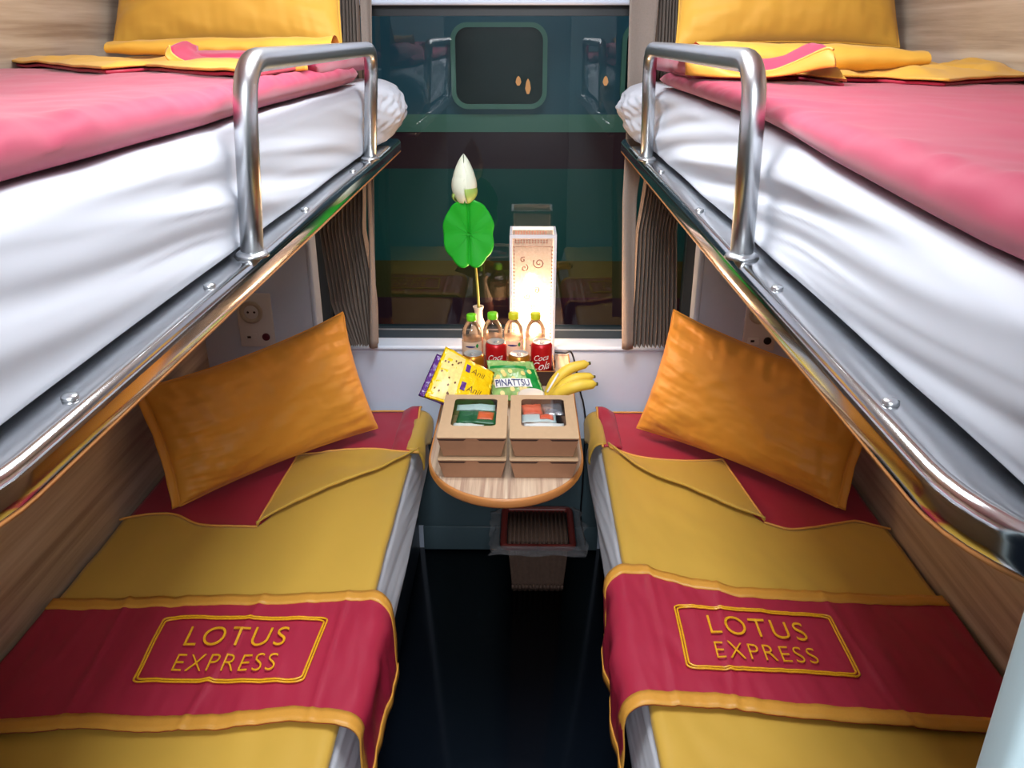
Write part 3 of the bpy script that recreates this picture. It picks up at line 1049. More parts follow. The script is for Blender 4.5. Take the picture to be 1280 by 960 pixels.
# ------------------------------------------------------------------ bed runners
def runner(s, label):
    xw = XL if s < 0 else XR
    xe = XEL if s < 0 else XER
    root = thing('bed_runner', label, 'bed runner', (xw, 1.3, BT + 0.02), 'embroidered bed runners')
    z = BT + 0.035
    if s < 0:
        far = world_curve([(95, 752), (180, 750), (290, 748), (380, 745), (472, 741)], z)
        near = world_curve([(-20, 921), (100, 913), (170, 917), (270, 913), (360, 903), (428, 908)], z)
    else:
        far = world_curve([(803, 709), (850, 722), (920, 738), (1000, 742), (1080, 746), (1160, 748)], z)
        near = world_curve([(818, 882), (900, 886), (1000, 900), (1100, 908), (1200, 916), (1260, 920)], z)
    tf, tn = sorted(far), sorted(near)
    drop = 0.20
    # the hanging end draws in a little
    yf = lambda d, x: interp(tf, x) - max(0, d) * 0.30
    yn = lambda d, x: interp(tn, x) - max(0, d) * 0.10
    b = 0.034
    crease = lambda x, y: 0.004 * math.exp(-((x - (-0.86 if s < 0 else 0.70) + 0.10 * (y - 1.3)) / 0.006) ** 2) + 0.004 * math.exp(-((x - (-0.60 if s < 0 else 0.42) - 0.12 * (y - 1.3)) / 0.006) ** 2) \
        + 0.0035 * math.exp(-((x - (xe + s * 0.05)) / 0.006) ** 2) + 0.0028 * nz(x * 22 + y * 5, y * 6 - x * 9, 3) + 0.0016 * nz(x * 60, y * 14 + x * 30, 5)
    kw = dict(lvl=2.4, xin=0, r=0.040, dz=crease, wave=0.014, xe_=xe - s * 0.014)
    bed_sheet(s, 'runner_field', 'runner', root, yn, yf, dmax=drop, nx=150, ny=50, thick=0.003, **kw)
    kb = dict(kw); kb['lift'] = 0.0025; kb['lvl'] = 2.4
    bed_sheet(s, 'gold_border', 'gold_trim', root, lambda d, x: yf(d, x) - b, lambda d, x: yf(d, x) + 0.001, dmax=drop, nx=150, ny=3, thick=0.003, **kb)
    bed_sheet(s, 'gold_border', 'gold_trim', root, lambda d, x: yn(d, x) - 0.001, lambda d, x: yn(d, x) + b, dmax=drop, nx=150, ny=3, thick=0.003, **kb)
    # hem at the hanging end, wrapped outside
    def hem(u, v):
        y = yn(drop, xe) + (yf(drop, xe) - yn(drop, xe)) * u
        d = drop - 0.024 + 0.026 * v
        r = 0.040
        xo = xe - s * 0.014 - s * (0.017 + 0.005 * 2.4)
        x, zz = drape(s, d, xo, 0, r)
        k = min(1, d / 0.08)
        x += -s * k * 0.014 * (nz(y * 9, d * 6, 2.4 + s) + 0.6 + 0.5 * nz(y * 22, d * 9, 2.4 + 3)) - s * 0.003
        return (x, y, topz(s, xo, y, 2.4) + zz)
    obj('gold_hem', grid(50, 3, hem), 'gold_trim', root, solid=0.004, offset=0)

    # embroidery
    if s < 0:
        q = [P(px, py, z=z) for px, py in ((207, 776), (411, 777), (379, 857), (166, 858))]
    else:
        q = [P(px, py, z=z) for px, py in ((842, 760), (1036, 773), (1076, 850), (859, 839))]
    def srf(u, v, up=0.004):
        """u,v in -0.5..0.5 on the emblem"""
        a, b_ = u + 0.5, 0.5 - v
        p = (q[0] * (1 - a) + q[1] * a) * (1 - b_) + (q[3] * (1 - a) + q[2] * a) * b_
        return Vector((p.x, p.y, topz(s, p.x, p.y, 2.4) + crease(p.x, p.y) + up))
    e = bpy.data.objects.new('embroidery', None)
    C.objects.link(e)
    e.parent = root
    e['label'] = 'gold embroidered LOTUS EXPRESS emblem'
    e.location = srf(0, 0) - root.location
    for k, (ins, rr) in enumerate(((0.0, 0.0022), (0.026, 0.0022))):
        pts = []
        o = rrect(-0.5 + ins * 0.6, 0.5 - ins * 0.6, -0.5 + ins * 1.3, 0.5 - ins * 1.3, 0.05, 4)
        for i in range(len(o)):
            a, c2 = o[i], o[(i + 1) % len(o)]
            n = max(1, int(math.hypot(a[0] - c2[0], a[1] - c2[1]) * 40))
            for j in range(n):
                t = j / n
                pts.append(srf(a[0] + (c2[0] - a[0]) * t, a[1] + (c2[1] - a[1]) * t, 0.0045))
        obj('stitched_border', tube(pts, rr, 6, closed=True), 'thread', e)
    for word, cu_, cv, w, h in (('LOTUS', -0.0, 0.17, 0.60, 0.30), ('EXPRESS', 0.0, -0.23, 0.60, 0.24)):
        if s > 0: cu_ += -0.01
        bm = text_bm(word, lambda a, b2: srf(cu_ + a, cv + b2, 0.006), w, h, thin=-0.012 if word == 'LOTUS' else -0.018, spacing=1.15)
        o = obj('stitched_word', bm, 'thread', e, solid=0.002, smooth=False, offset=0)
    return root


runner(-1, 'crimson satin runner with gold borders and emblem across the left lower berth')
runner(1, 'crimson satin runner with gold borders and emblem across the right lower berth')

# lower pillows leaning in the corners
def corner_pillow(s, bl, br, top_in, label, seed, mname='orange'):
    """bl, br bottom corners (outer, inner as seen left to right); top_in offset of the top edge"""
    bl, br = Vector(bl), Vector(br)
    ux = (br - bl)
    w = ux.length
    ux.normalize()
    uy = Vector(top_in).normalized()
    uy = (uy - ux * uy.dot(ux)).normalized()
    un = ux.cross(uy)
    h = Vector(top_in).length
    c = (bl + br) / 2 + uy * h / 2 + un * 0.02
    return pillow('pillow', mname, c, ux, uy, un, w, h, 0.15, label, 'pillows on the lower berths', seed, wr=1.3, slump=0.27, hem=-1 if s < 0 else 1)


corner_pillow(-1, P(222, 632, z=0.585), P(468, 535, z=0.60), (-0.07, 0.12, 0.355), 'orange mustard pillow leaning in the corner of the left lower berth', 14)
corner_pillow(1, P(800, 535, z=0.60), P(1050, 634, z=0.585), (0.09, 0.12, 0.36), 'orange mustard pillow leaning in the corner of the right lower berth', 25)


# ------------------------------------------------------------------ curtains
def curtain(s, label):
    root = thing('curtain', label, 'curtain', (s * 0.4, 2.52, 0.84), 'window curtains')
    zt, zb = 1.98, 0.815
    if s < 0:
        xa = [(0.815, P(436, 428, y=2.5).x), (0.95, P(412, 380, y=2.5).x), (1.2, P(398, 300, y=2.5).x), (1.45, -0.62), (1.98, -0.56)]
        xb = [(0.815, P(471, 428, y=2.5).x), (0.95, P(471, 390, y=2.5).x), (1.05, P(466, 350, y=2.5).x), (1.2, P(456, 300, y=2.5).x), (1.45, -0.475), (1.98, -0.462)]
    else:
        xa = [(0.815, P(788, 420, y=2.5).x), (1.2, P(796, 300, y=2.5).x), (1.45, 0.375), (1.98, 0.37)]
        xb = [(0.815, P(849, 420, y=2.5).x), (1.2, P(847, 300, y=2.5).x), (1.45, 0.50), (1.98, 0.46)]
    npl = 12
    n = npl * 6
    def f(u, v):
        z = zb + (zt - zb) * v
        a, b = interp(xa, z), interp(xb, z)
        ph = u * npl
        tri = abs((ph % 1) * 2 - 1)
        x = a + (b - a) * u + 0.003 * nz(u * 5, z * 5, s)
        y = 2.516 + 0.026 * (tri - 0.5) + 0.004 * nz(u * 3, z * 3, 2)
        return (x, y, z + 0.01 * tri * (1 - v) * 0.5)
    obj('pleated_cloth', grid(n, 40, f), 'curtain', root, solid=0.0015, smooth=False, offset=0)
    # flat leading edge hanging next to the pleats
    if s < 0:
        la = [(0.815, P(462, 428, y=2.5).x), (1.15, P(463, 320, y=2.5).x), (1.98, -0.45)]
        lb = [(0.815, P(472, 428, y=2.5).x), (1.15, P(469, 320, y=2.5).x), (1.98, -0.415)]
    else:
        la = [(0.815, P(778, 420, y=2.5).x), (1.30, P(778, 240, y=2.5).x), (1.5, 0.300), (1.98, 0.287)]
        lb = [(0.815, P(792, 420, y=2.5).x), (1.30, P(796, 240, y=2.5).x), (1.5, 0.36), (1.98, 0.375)]
    def g(u, v):
        z = zb + (zt - zb) * v
        a, b = interp(la, z), interp(lb, z)
        return (a + (b - a) * u, 2.492 + 0.005 * math.sin(u * 5 + z * 3), z)
    obj('leading_edge', grid(10, 40, g), 'curtain_light', root, solid=0.0015, offset=0)
    # gliders and rail segment
    a, b = interp(xa, 1.98), interp(lb if s > 0 else lb, 1.98)
    lo, hi = min(a, b, interp(la, 1.98)), max(a, b, interp(xb, 1.98))
    obj('track', bx(lo - 0.02, hi + 0.02, 2.50, 2.549, 1.985, 2.0), 'brushed', root)
    return root


curtain(-1, 'brown pleated curtain gathered on the left side of the window')
curtain(1, 'brown pleated curtain gathered on the right side of the window')


# ------------------------------------------------------------------ socket plates
def socket(px0, px1, pyt, pyb, button, label, usb):
    a = P(px0, pyb, y=YD); b = P(px1, pyb, y=YD)
    zt = P((px0 + px1) / 2, pyt, y=YD).z
    x0, x1, z0, z1 = a.x, b.x, a.z, zt
    root = thing('power_socket', label, 'socket', ((x0 + x1) / 2, YD, z0), 'wall sockets')
    obj('socket_plate', bx(x0, x1, YD - 0.012, YD - 0.0005, z0, z1), 'plastic', root, bevel=0.004)
    cx, cz = x0 + (x1 - x0) * 0.42, z0 + (z1 - z0) * 0.66
    def disc(prof, cx, cz, name, m, parent):
        bm = lathe(prof, 0, 0, 32)
        for v in bm.verts:
            v.co = Vector((cx + v.co.x, YD - 0.012 - v.co.z, cz + v.co.y))
        return obj(name, bm, m, parent)
    R = (x1 - x0) * 0.33
    ring = disc([(R, 0), (R, 0.004), (R * 0.9, 0.007), (R * 0.75, 0.006), (R * 0.66, 0.003), (R * 0.6, 0.001)], cx, cz, 'socket_ring', 'plastic2', root)
    disc([(R * 0.62, 0.0012), (R * 0.6, 0.0016)], cx, cz, 'socket_face', 'plastic', root)
    for dx in (-1, 1):
        disc([(R * 0.1, 0.0018), (R * 0.1, 0.0024)], cx + dx * R * 0.28, cz, 'pin_hole', 'black', root)
    u0 = x0 + (x1 - x0) * 0.14
    um = obj('usb_port', bx(u0, u0 + (x1 - x0) * 0.36, YD - 0.0145, YD - 0.0118, z0 + 0.022, z0 + 0.048), usb, root, bevel=0.001)
    obj('usb_slot', bx(u0 + 0.010, u0 + 0.022, YD - 0.016, YD - 0.0143, z0 + 0.032, z0 + 0.039), 'black', um if False else root)
    disc([(0.013, 0), (0.0125, 0.004), (0.009, 0.0055)], x0 + (x1 - x0) * 0.76, z0 + 0.036, 'button', button, root)
    return root


socket(303, 346, 366, 432, 'maroon_p', 'white wall socket with a maroon button above the left lower pillow', 'plastic')
socket(926, 966, 366, 437, 'black', 'white wall socket with a black button above the right lower pillow', 'white')

# ------------------------------------------------------------------ table
TZ = 0.78
tcx = P(633, 560, z=TZ).x
TWD = 0.190
yt0 = P(633, 624, z=TZ).y
ys = 1.83
out = [(tcx + TWD, YD - 0.014), (tcx + TWD, ys)]
for k in range(1, 30):
    a = PI * k / 30
    out.append((tcx + TWD * math.cos(a), ys - (ys - yt0) * math.sin(a)))
out += [(tcx - TWD, ys), (tcx - TWD, YD - 0.014)]
t = thing('folding_table', 'half-round wood grain table folded out from the wall below the window', 'table', (tcx, YD, TZ - 0.03))
bm = bmesh.new()
lo = [bm.verts.new((x, y, TZ - 0.022)) for x, y in out]
hi = [bm.verts.new((x, y, TZ)) for x, y in out]
bm.faces.new(hi); bm.faces.new(lo[::-1])
for k in range(len(out)):
    l = (k + 1) % len(out)
    bm.faces.new((lo[k], lo[l], hi[l], hi[k]))
obj('tabletop', bm, 'table_wood', t, smooth=False)
bm = bmesh.new()
rows = []
for i, (x, y) in enumerate(out):
    a = Vector(out[max(i - 1, 0)]); b = Vector(out[min(i + 1, len(out) - 1)])
    tt = (b - a).normalized(); nn = Vector((tt.y, -tt.x))
    if nn.dot(Vector((x, y)) - Vector((tcx, 2.1))) < 0: nn = -nn
    rows.append([bm.verts.new((x + nn.x * d, y + nn.y * d, TZ + z)) for d, z in ((0, 0.0008), (0.003, 0.0008), (0.0055, -0.004), (0.0055, -0.018), (0.003, -0.0228), (0, -0.0228))])
for a, b in zip(rows, rows[1:]):
    for k in range(6): bm.faces.new((a[k], a[(k + 1) % 6], b[(k + 1) % 6], b[k]))
obj('edge_band', bm, 'edge', t)
obj('hinge_rail', bx(tcx - 0.17, tcx + 0.17, YD - 0.045, YD - 0.008, TZ - 0.05, TZ - 0.023), 'brushed', t, bevel=0.002)
obj('support_leg', tube([(tcx, YD - 0.02, 0.40), (tcx, 1.98, TZ - 0.03)], 0.012, 12), 'black', t)
obj('leg_plate', bx(tcx - 0.03, tcx + 0.03, 1.93, 2.03, TZ - 0.029, TZ - 0.0225), 'black', t)


# lunch boxes
def taper_box(bm, x0, x1, y0, y1, z0, z1, ins):
    b = box(bm, x0, x1, y0, y1, z0, z1)
    for v in b[:4]:
        v.co.x += ins if v.co.x < (x0 + x1) / 2 else -ins
        v.co.y += ins if v.co.y < (y0 + y1) / 2 else -ins
    return b


BH = 0.058
def lunch_box(cx, y0, z0, label, win_):
    w, dpt = 0.161, 0.245
    root = thing('lunch_box', label, 'lunch box', (cx, y0 + dpt / 2, z0), 'kraft lunch boxes stacked on the table')
    x0, x1, y1 = cx - w / 2, cx + w / 2, y0 + dpt
    bm = bmesh.new()
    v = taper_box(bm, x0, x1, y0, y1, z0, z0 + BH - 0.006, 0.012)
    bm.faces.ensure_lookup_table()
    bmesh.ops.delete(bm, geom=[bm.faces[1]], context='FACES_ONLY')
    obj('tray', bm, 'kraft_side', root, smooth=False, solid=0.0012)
    # lid: frame round the clear window, skirt tabs
    bm = bmesh.new()
    o_ = rrect(x0 - 0.001, x1 + 0.001, y0 - 0.002, y1, 0.004, 4)
    wy0, wy1 = y0 + 0.058, y1 - 0.022
    i_ = rrect(x0 + 0.026, x1 - 0.026, wy0, wy1, 0.012, 4)
    ring_frame(bm, o_, i_, 0, 0.0016)
    for q in bm.verts: q.co = Vector((q.co.x, q.co.z, z0 + BH - 0.0048 + q.co.y + 0.0015 * math.sin((q.co.z - y0) * 25)))
    obj('lid', bm, 'kraft', root, smooth=False)
    bm = grid(6, 6, lambda u, v: (x0 + 0.02 + (w - 0.04) * u, wy0 - 0.005 + (wy1 - wy0 + 0.01) * v, z0 + BH - 0.006 + 0.0008 * nz(u * 6, v * 6, 1)))
    obj('clear_window', bm, 'film', root)
    # two tuck tabs in front
    for q in (-1, 1):
        bm = bmesh.new()
        cxx = cx + q * w * 0.29
        pts = [(cxx - 0.034, 0), (cxx + 0.034, 0), (cxx + 0.028, -0.004), (cxx - 0.028, -0.004)]
        vv = [bm.verts.new((a, y0 - 0.0035, z0 + BH - 0.006 + b)) for a, b in pts]
        bm.faces.new(vv)
        obj('tuck_slot', bm, 'tray', root, solid=0.0008, smooth=False)
    return root


ybx = P(590, 597, z=TZ).y
cxl, cxr = P(590, 560, y=ybx, ).x, P(680, 560, y=ybx).x
for zi, zlab in ((0, 'lower'), (1, 'upper')):
    for cx, sl in ((cxl, 'left'), (cxr, 'right')):
        cover = 'beneath another box' if zi == 0 else 'with packets under its clear window, on top'
        lunch_box(cx, ybx - 0.012, TZ + 0.0005 + zi * (BH + 0.001), f'{sl} kraft lunch box {cover}', zi)


# packets seen through the lids
def packet(cx, cy, z, w, h, ang, m, label, band=None, name='sauce_packet'):
    root = thing(name, label, 'packet', (cx, cy, z), None)
    ca, sa = math.cos(ang), math.sin(ang)
    def f(u, v):
        a, b = (u - 0.5) * w, (v - 0.5) * h
        bul = 0.006 * math.sin(PI * u) ** 0.5 * math.sin(PI * v) ** 0.5 + 0.002 * nz(u * 6, v * 6, cx * 40)
        return (cx + a * ca - b * sa, cy + a * sa + b * ca, z + bul)
    bm = grid(14, 10, f)
    obj('pouch', bm, m, root, solid=0.002)
    if band:
        def g(u, v):
            p = f(0.52 + 0.4 * u, 0.2 + 0.6 * v)
            return (p[0], p[1], p[2] + 0.0014 + 0.002 * math.sin(PI * u) * math.sin(PI * v))
        obj('printed_patch', grid(8, 6, g), band, root, solid=0.0008)
    return root


ztop = TZ + 2 * BH - 0.013
yb2 = ybx + 0.12
packet(cxl, yb2 + 0.066, ztop - 0.004, 0.098, 0.036, 0.0, 'packet_white', 'pale paper-wrapped cutlery strip inside the left upper lunch box', name='cutlery_wrap')
packet(cxl + 0.006, yb2 + 0.008, ztop - 0.003, 0.098, 0.072, -0.06, 'packet_green', 'dark green packet with orange print inside the left upper lunch box', 'packet_orange')
packet(cxl - 0.014, yb2 - 0.044, ztop - 0.004, 0.075, 0.028, -0.12, 'white', 'white sachet at the front inside the left upper lunch box')
packet(cxr - 0.027, yb2 + 0.062, ztop - 0.006, 0.05, 0.06, 0.1, 'packet_orange', 'orange round-topped packet inside the right upper lunch box')
packet(cxr + 0.026, yb2 + 0.058, ztop - 0.004, 0.05, 0.07, 0.1, 'packet_foil', 'silver foil packet inside the right upper lunch box')
packet(cxr - 0.010, yb2 + 0.004, ztop - 0.004, 0.085, 0.045, 0.0, 'packet_white', 'white and red biscuit packet inside the right upper lunch box', 'packet_orange')
packet(cxr + 0.002, yb2 - 0.042, ztop - 0.004, 0.098, 0.034, 0.03, 'white', 'white napkin sachet at the front inside the right upper lunch box')

# tray behind
tr = thing('drinks_tray', 'dark brown tray holding bottles and red cans', 'tray', (-0.01, 2.35, TZ))
trx0, trx1, try0, try1, trh = -0.1325, 0.098, 2.268, 2.405, 0.046
obj('tray_base', bx(trx0, trx1, try0, try1, TZ + 0.0005, TZ + 0.005), 'tray', tr)
bm = bmesh.new()
box(bm, trx0, trx1, try0, try0 + 0.005, TZ + 0.005, TZ + trh)
box(bm, trx0, trx1, try1 - 0.004, try1, TZ + 0.005, TZ + trh)
box(bm, trx0, trx0 + 0.005, try0 + 0.005, try1 - 0.004, TZ + 0.005, TZ + trh)
box(bm, trx1 - 0.005, trx1, try0 + 0.005, try1 - 0.004, TZ + 0.005, TZ + trh)
obj('tray_wall', bm, 'tray', tr, smooth=False)
obj('tray_rim', tube([(trx0, try0 + 0.0025, TZ + trh), (trx1, try0 + 0.0025, TZ + trh), (trx1 - 0.0025, try1 - 0.002, TZ + trh), (trx0 + 0.0025, try1 - 0.002, TZ + trh)], 0.0022, 6, closed=True), 'edge', tr)


def on(px, y):
    return P(px, 430, y=y).x


def can(px, y, z0, m, label, script=None, h=0.122, r=0.0325, group=None):
    x = on(px, y)
    root = thing('soda_can' if script else 'beer_can', label, 'can', (x, y, z0), group)
    prof = [(r * 0.78, z0), (r * 0.86, z0 + 0.003), (r, z0 + 0.010), (r, z0 + h - 0.012), (r * 0.97, z0 + h - 0.008), (r * 0.84, z0 + h - 0.001)]
    obj('can_body', lathe(prof, x, y, 40), m, root)
    prof = [(r * 0.84, z0 + h - 0.001), (r * 0.85, z0 + h + 0.001), (r * 0.80, z0 + h + 0.0015), (r * 0.76, z0 + h - 0.0004), (r * 0.2, z0 + h - 0.0004)]
    obj('can_lid', lathe(prof, x, y, 40), 'alu', root)
    tab = tube([(x - 0.004, y - 0.012, z0 + h), (x + 0.004, y - 0.012, z0 + h), (x + 0.006, y + 0.002, z0 + h), (x - 0.006, y + 0.002, z0 + h)], 0.0014, 6, closed=True)
    obj('pull_tab', tab, 'alu', root)
    if script:
        for word, zc, w_, h_ in script:
            def pl(a, b):
                ang = -PI / 2 + (a + b * 0.35) / r
                return Vector((x + (r + 0.0008) * math.cos(ang), y + (r + 0.0008) * math.sin(ang), z0 + zc + b + a * 0.12))
            obj('script_lettering', text_bm(word, pl, w_, h_, thin=-0.004), 'white', root, smooth=False)
    return root


sc_words = [('Coca', 0.082, 0.046, 0.018), ('Cola', 0.056, 0.056, 0.026)]
can(620, 2.308, TZ + 0.006, 'coke', 'red cola can between the two green-capped bottles, behind the green snack bag', sc_words, group='red cola cans')
can(677, 2.308, TZ + 0.006, 'coke', 'red cola can standing next to the bananas', sc_words, group='red cola cans')
can(591, 2.232, TZ + 0.0005, 'goldcan', 'gold can with silver lid behind the yellow snack bag', group='gold drink cans', h=0.118)
can(649, 2.232, TZ + 0.0005, 'goldcan', 'gold can with silver lid between the two red cola cans', group='gold drink cans', h=0.118)


def bottle(px, y, capm, label, z0):
    x = on(px, y)
    r = 0.0305
    root = thing('water_bottle', label, 'bottle', (x, y, z0), 'small water bottles')
    prof = [(0.012, z0 + 0.004), (r * 0.8, z0), (r * 0.95, z0 + 0.006), (r, z0 + 0.015), (r, z0 + 0.050), (r * 0.95, z0 + 0.055), (r, z0 + 0.060), (r, z0 + 0.108),
            (r * 0.97, z0 + 0.113), (r, z0 + 0.120), (r * 1.0, z0 + 0.132), (r * 0.95, z0 + 0.144), (r * 0.82, z0 + 0.156), (r * 0.6, z0 + 0.166), (0.0140, z0 + 0.172), (0.0130, z0 + 0.176)]
    obj('bottle_body', lathe(prof, x, y, 36, cap=False), 'pet', root)
    wat = [(0.001, z0 + 0.003)] + [(a * 0.95, b if b > z0 + 0.002 else z0 + 0.002) for a, b in prof[1:10]] + [(0.001, z0 + 0.1195)]
    obj('drink', lathe(wat, x, y, 30), M['drink'], root)
    lab = obj('bottle_label', lathe([(r + 0.0006, z0 + 0.062), (r + 0.0008, z0 + 0.085), (r + 0.0006, z0 + 0.112)], x, y, 36, cap=False), 'bottle_label', root)
    # printed leaf and line on the label
    def pl(a, b, zc=0.098, dx=0.0):
        ang = -PI / 2 + (a + dx) / r
        return Vector((x + (r + 0.0014) * math.cos(ang), y + (r + 0.0014) * math.sin(ang), z0 + zc + b))
    bm = grid(8, 4, lambda u, v: pl((u - 0.5) * 0.030, (v - 0.5) * 0.006 * math.sin(PI * (0.1 + 0.8 * u)), 0.098, -0.003))
    obj('label_print', bm, 'navy', lab)
    bm = grid(6, 4, lambda u, v: pl((u - 0.5) * 0.009, (v - 0.5) * 0.014 * math.sin(PI * (0.05 + 0.9 * u)), 0.100, 0.018))
    obj('label_leaf', bm, 'bag_green2', lab)
    cap = [(0.0150, z0 + 0.174), (0.0158, z0 + 0.177), (0.0158, z0 + 0.190), (0.0145, z0 + 0.1935), (0.004, z0 + 0.194)]
    bm = lathe(cap, x, y, 40)
    for i, v in enumerate(bm.verts):
        pass
    obj('screw_cap', bm, capm, root)
    return root


M['drink'] = shader_mix('water', _water)
M['bottle_label'] = mat('bottle_label', lin(236, 214, 190), 0.4, alpha=0.75)
bottle(590, 2.368, 'cap_green', 'clear bottle with a green cap, outermost of the row and farthest from the glowing lamp', TZ + 0.0005)
bottle(616, 2.368, 'cap_green', 'clear bottle with a green cap standing directly in front of the vase', TZ + 0.006)
bottle(642, 2.368, 'cap_lime', 'clear bottle with a yellow-green cap against the left part of the glowing lamp', TZ + 0.006)
bottle(669, 2.368, 'cap_lime', 'clear bottle with a yellow cap behind the cola can by the bananas', TZ + 0.006)


# snack bags
def snack_bag(corners, bulge, m, label, name='snack_bag', seed=0, deco=None, group=None):
    tl, tr_, br, bl = [Vector(c) for c in corners]
    nrm = (tr_ - tl).cross(bl - tl).normalized()
    if nrm.y > 0: nrm = -nrm
    root = thing(name, label, 'snack bag', (tl + tr_ + bl + br) / 4, group)
    def srf(u, v, side=1, up=0.0):
        p = (tl * (1 - u) + tr_ * u) * (1 - v) + (bl * (1 - u) + br * u) * v
        k = (max(0, math.sin(PI * min(1, max(0, (u - 0.04) / 0.92)))) * max(0, math.sin(PI * min(1, max(0, (v - 0.03) / 0.94))))) ** 0.6
        w = 0.003 * nz(u * 9, v * 9, seed) + 0.002 * math.sin(v * 30 + u * 8) * (1 - k)
        return p + nrm * side * (bulge * k + (w if side > 0 else 0) + up)
    bm = bmesh.new()
    n = 26
    fr, bk = {}, {}
    for i in range(n + 1):
        for j in range(n + 1):
            u, v = i / n, j / n
            fr[i, j] = bm.verts.new(srf(u, v, 1))
            bk[i, j] = fr[i, j] if i in (0, n) or j in (0, n) else bm.verts.new(srf(u, v, -1))
    for i in range(n):
        for j in range(n):
            bm.faces.new((fr[i, j], fr[i + 1, j], fr[i + 1, j + 1], fr[i, j + 1]))
            q = (bk[i, j], bk[i, j + 1], bk[i + 1, j + 1], bk[i + 1, j])
            if len(set(q)) == 4:
                try: bm.faces.new(q)
                except ValueError: pass
    obj('pouch', bm, m, root)
    if deco: deco(srf, root)
    return root


def deco_yellow(srf, root):
    def patch(u0, u1, v0, v1, m, name, up=0.0012):
        obj(name, grid(14, 8, lambda a, b: srf(u0 + (u1 - u0) * a, v0 + (v1 - v0) * b, 1, up)), m, root)
    patch(0.06, 0.42, 0.05, 0.95, 'bag_cream', 'printed_panel')
    random.seed(5)
    bm = bmesh.new()
    for k in range(15):
        u, v = random.uniform(0.09, 0.38), random.uniform(0.1, 0.9)
        c = [bm.verts.new(srf(u + 0.016 * math.cos(a), v + 0.022 * math.sin(a), 1, 0.0022)) for a in [2 * PI * i / 8 for i in range(8)]]
        bm.faces.new(c)
    obj('spot_print', bm, 'brown_print', root)
    for (u, v) in ((0.50, 0.24), (0.50, 0.62)):
        patch(u - 0.035, u + 0.045, v - 0.08, v + 0.08, 'bag_purple', 'purple_badge', 0.0016)
        bm = text_bm('Anil', lambda a, b: srf(u + 0.20 + a, v - b, 1, 0.002), 0.26, 0.13, thin=-0.01, shear=0.3)
        obj('script_print', bm, 'brown_print', root)


yb_ = lambda px, py, y: P(px, py, y=y)
snack_bag([yb_(546, 442, 2.13), yb_(600, 470, 2.13), yb_(585, 520, 2.02), yb_(523, 494, 2.02)], 0.010, 'bag_purple', 'purple snack bag peeking out behind the yellow one', seed=2)
snack_bag([yb_(557, 433, 2.11), yb_(618, 466, 2.10), yb_(608, 520, 1.985), yb_(530, 496, 1.975)], 0.016, 'bag_yellow', 'yellow snack bag with cream print and purple badges', seed=4, deco=deco_yellow)


def deco_green(srf, root):
    obj('green_panel', grid(12, 12, lambda a, b: srf(0.74 + 0.22 * a, 0.22 + 0.7 * b, 1, 0.001)), 'bag_green2', root)
    obj('green_stripe', grid(12, 4, lambda a, b: srf(0.05 + 0.75 * a, 0.15 + 0.07 * b, 1, 0.0012)), 'bag_green2', root)
    bm = bmesh.new()
    random.seed(9)
    for k in range(16):
        u, v = random.uniform(0.1, 0.92), random.uniform(0.25, 0.92)
        c = [bm.verts.new(srf(u + 0.045 * math.cos(a), v + 0.06 * math.sin(a), 1, 0.0016 + 0.0001 * k)) for a in [2 * PI * i / 10 for i in range(10)]]
        bm.faces.new(c)
    obj('peanut_print', bm, 'bag_cream', root)
    obj('name_band', grid(30, 8, lambda a, b: srf(0.10 + 0.70 * a, 0.50 + 0.2 * b, 1, 0.0036)), 'white', root)
    obj('name_lettering', text_bm('PINATTSU', lambda a, b: srf(0.44 + a, 0.60 - b, 1, 0.0056), 0.64, 0.16, thin=0.012), 'navy', root)


snack_bag([yb_(608, 450, 2.172), yb_(666, 452, 2.172), yb_(684, 500, 2.095), yb_(615, 502, 2.09)], 0.018, 'bag_green', 'green peanut snack bag with navy lettering between the yellow bag and the bananas', seed=7, deco=deco_green)

# paper cup with straw behind the right box
cxx, cyy = P(664, 486, y=2.03).x, 2.018
t = thing('lidded_cup', 'small white lidded cup with a straw behind the right lunch box', 'cup', (cxx, cyy, TZ))
ztp = P(664, 489, y=2.03).z
obj('cup_body', lathe([(0.024, TZ + 0.0005), (0.034, ztp - 0.006)], cxx, cyy - 0.0, 32), 'cup', t)
obj('cup_lid', lathe([(0.036, ztp - 0.006), (0.036, ztp - 0.002), (0.031, ztp + 0.001), (0.028, ztp - 0.001)], cxx, cyy, 32), 'cup', t)
obj('straw', tube([P(684, 490, y=2.02), P(698, 467, y=2.06)], 0.0028, 10), 'white', t)

# bananas
t = thing('banana_bunch', 'three ripe yellow bananas in one bunch beside the red can', 'bananas', (0.09, 2.15, TZ))
def ban(pts, r):
    path = smooth_path(pts, 7)
    L = len(path)
    prof = lambda q: r * (0.42 + 0.58 * math.sin(PI * min(1, 0.12 + q * 0.86)) ** 0.5) if q < 0.93 else r * (0.38 - (q - 0.93) * 2)
    b = obj('banana', tube(path, prof, 10), 'banana', t)
    tip = tube([path[-2], path[-1] + (path[-1] - path[-2]) * 0.5], r * 0.30, 8)
    obj('tip', tip, 'banana_tip', b)
ban([P(683, 502, y=2.10), P(693, 478, y=2.10), P(712, 461, y=2.11), P(737, 454, y=2.12)], 0.0165)
ban([P(685, 504, y=2.08), P(700, 485, y=2.07), P(720, 473, y=2.07), P(743, 471, y=2.08)], 0.015)
ban([P(687, 506, y=2.05), P(702, 490, y=2.035), P(724, 482, y=2.03), P(746, 480, y=2.04)], 0.017)
obj('stalk', tube([P(682, 497, y=2.08), P(680, 512, y=2.08)], 0.012, 10), 'banana', t)

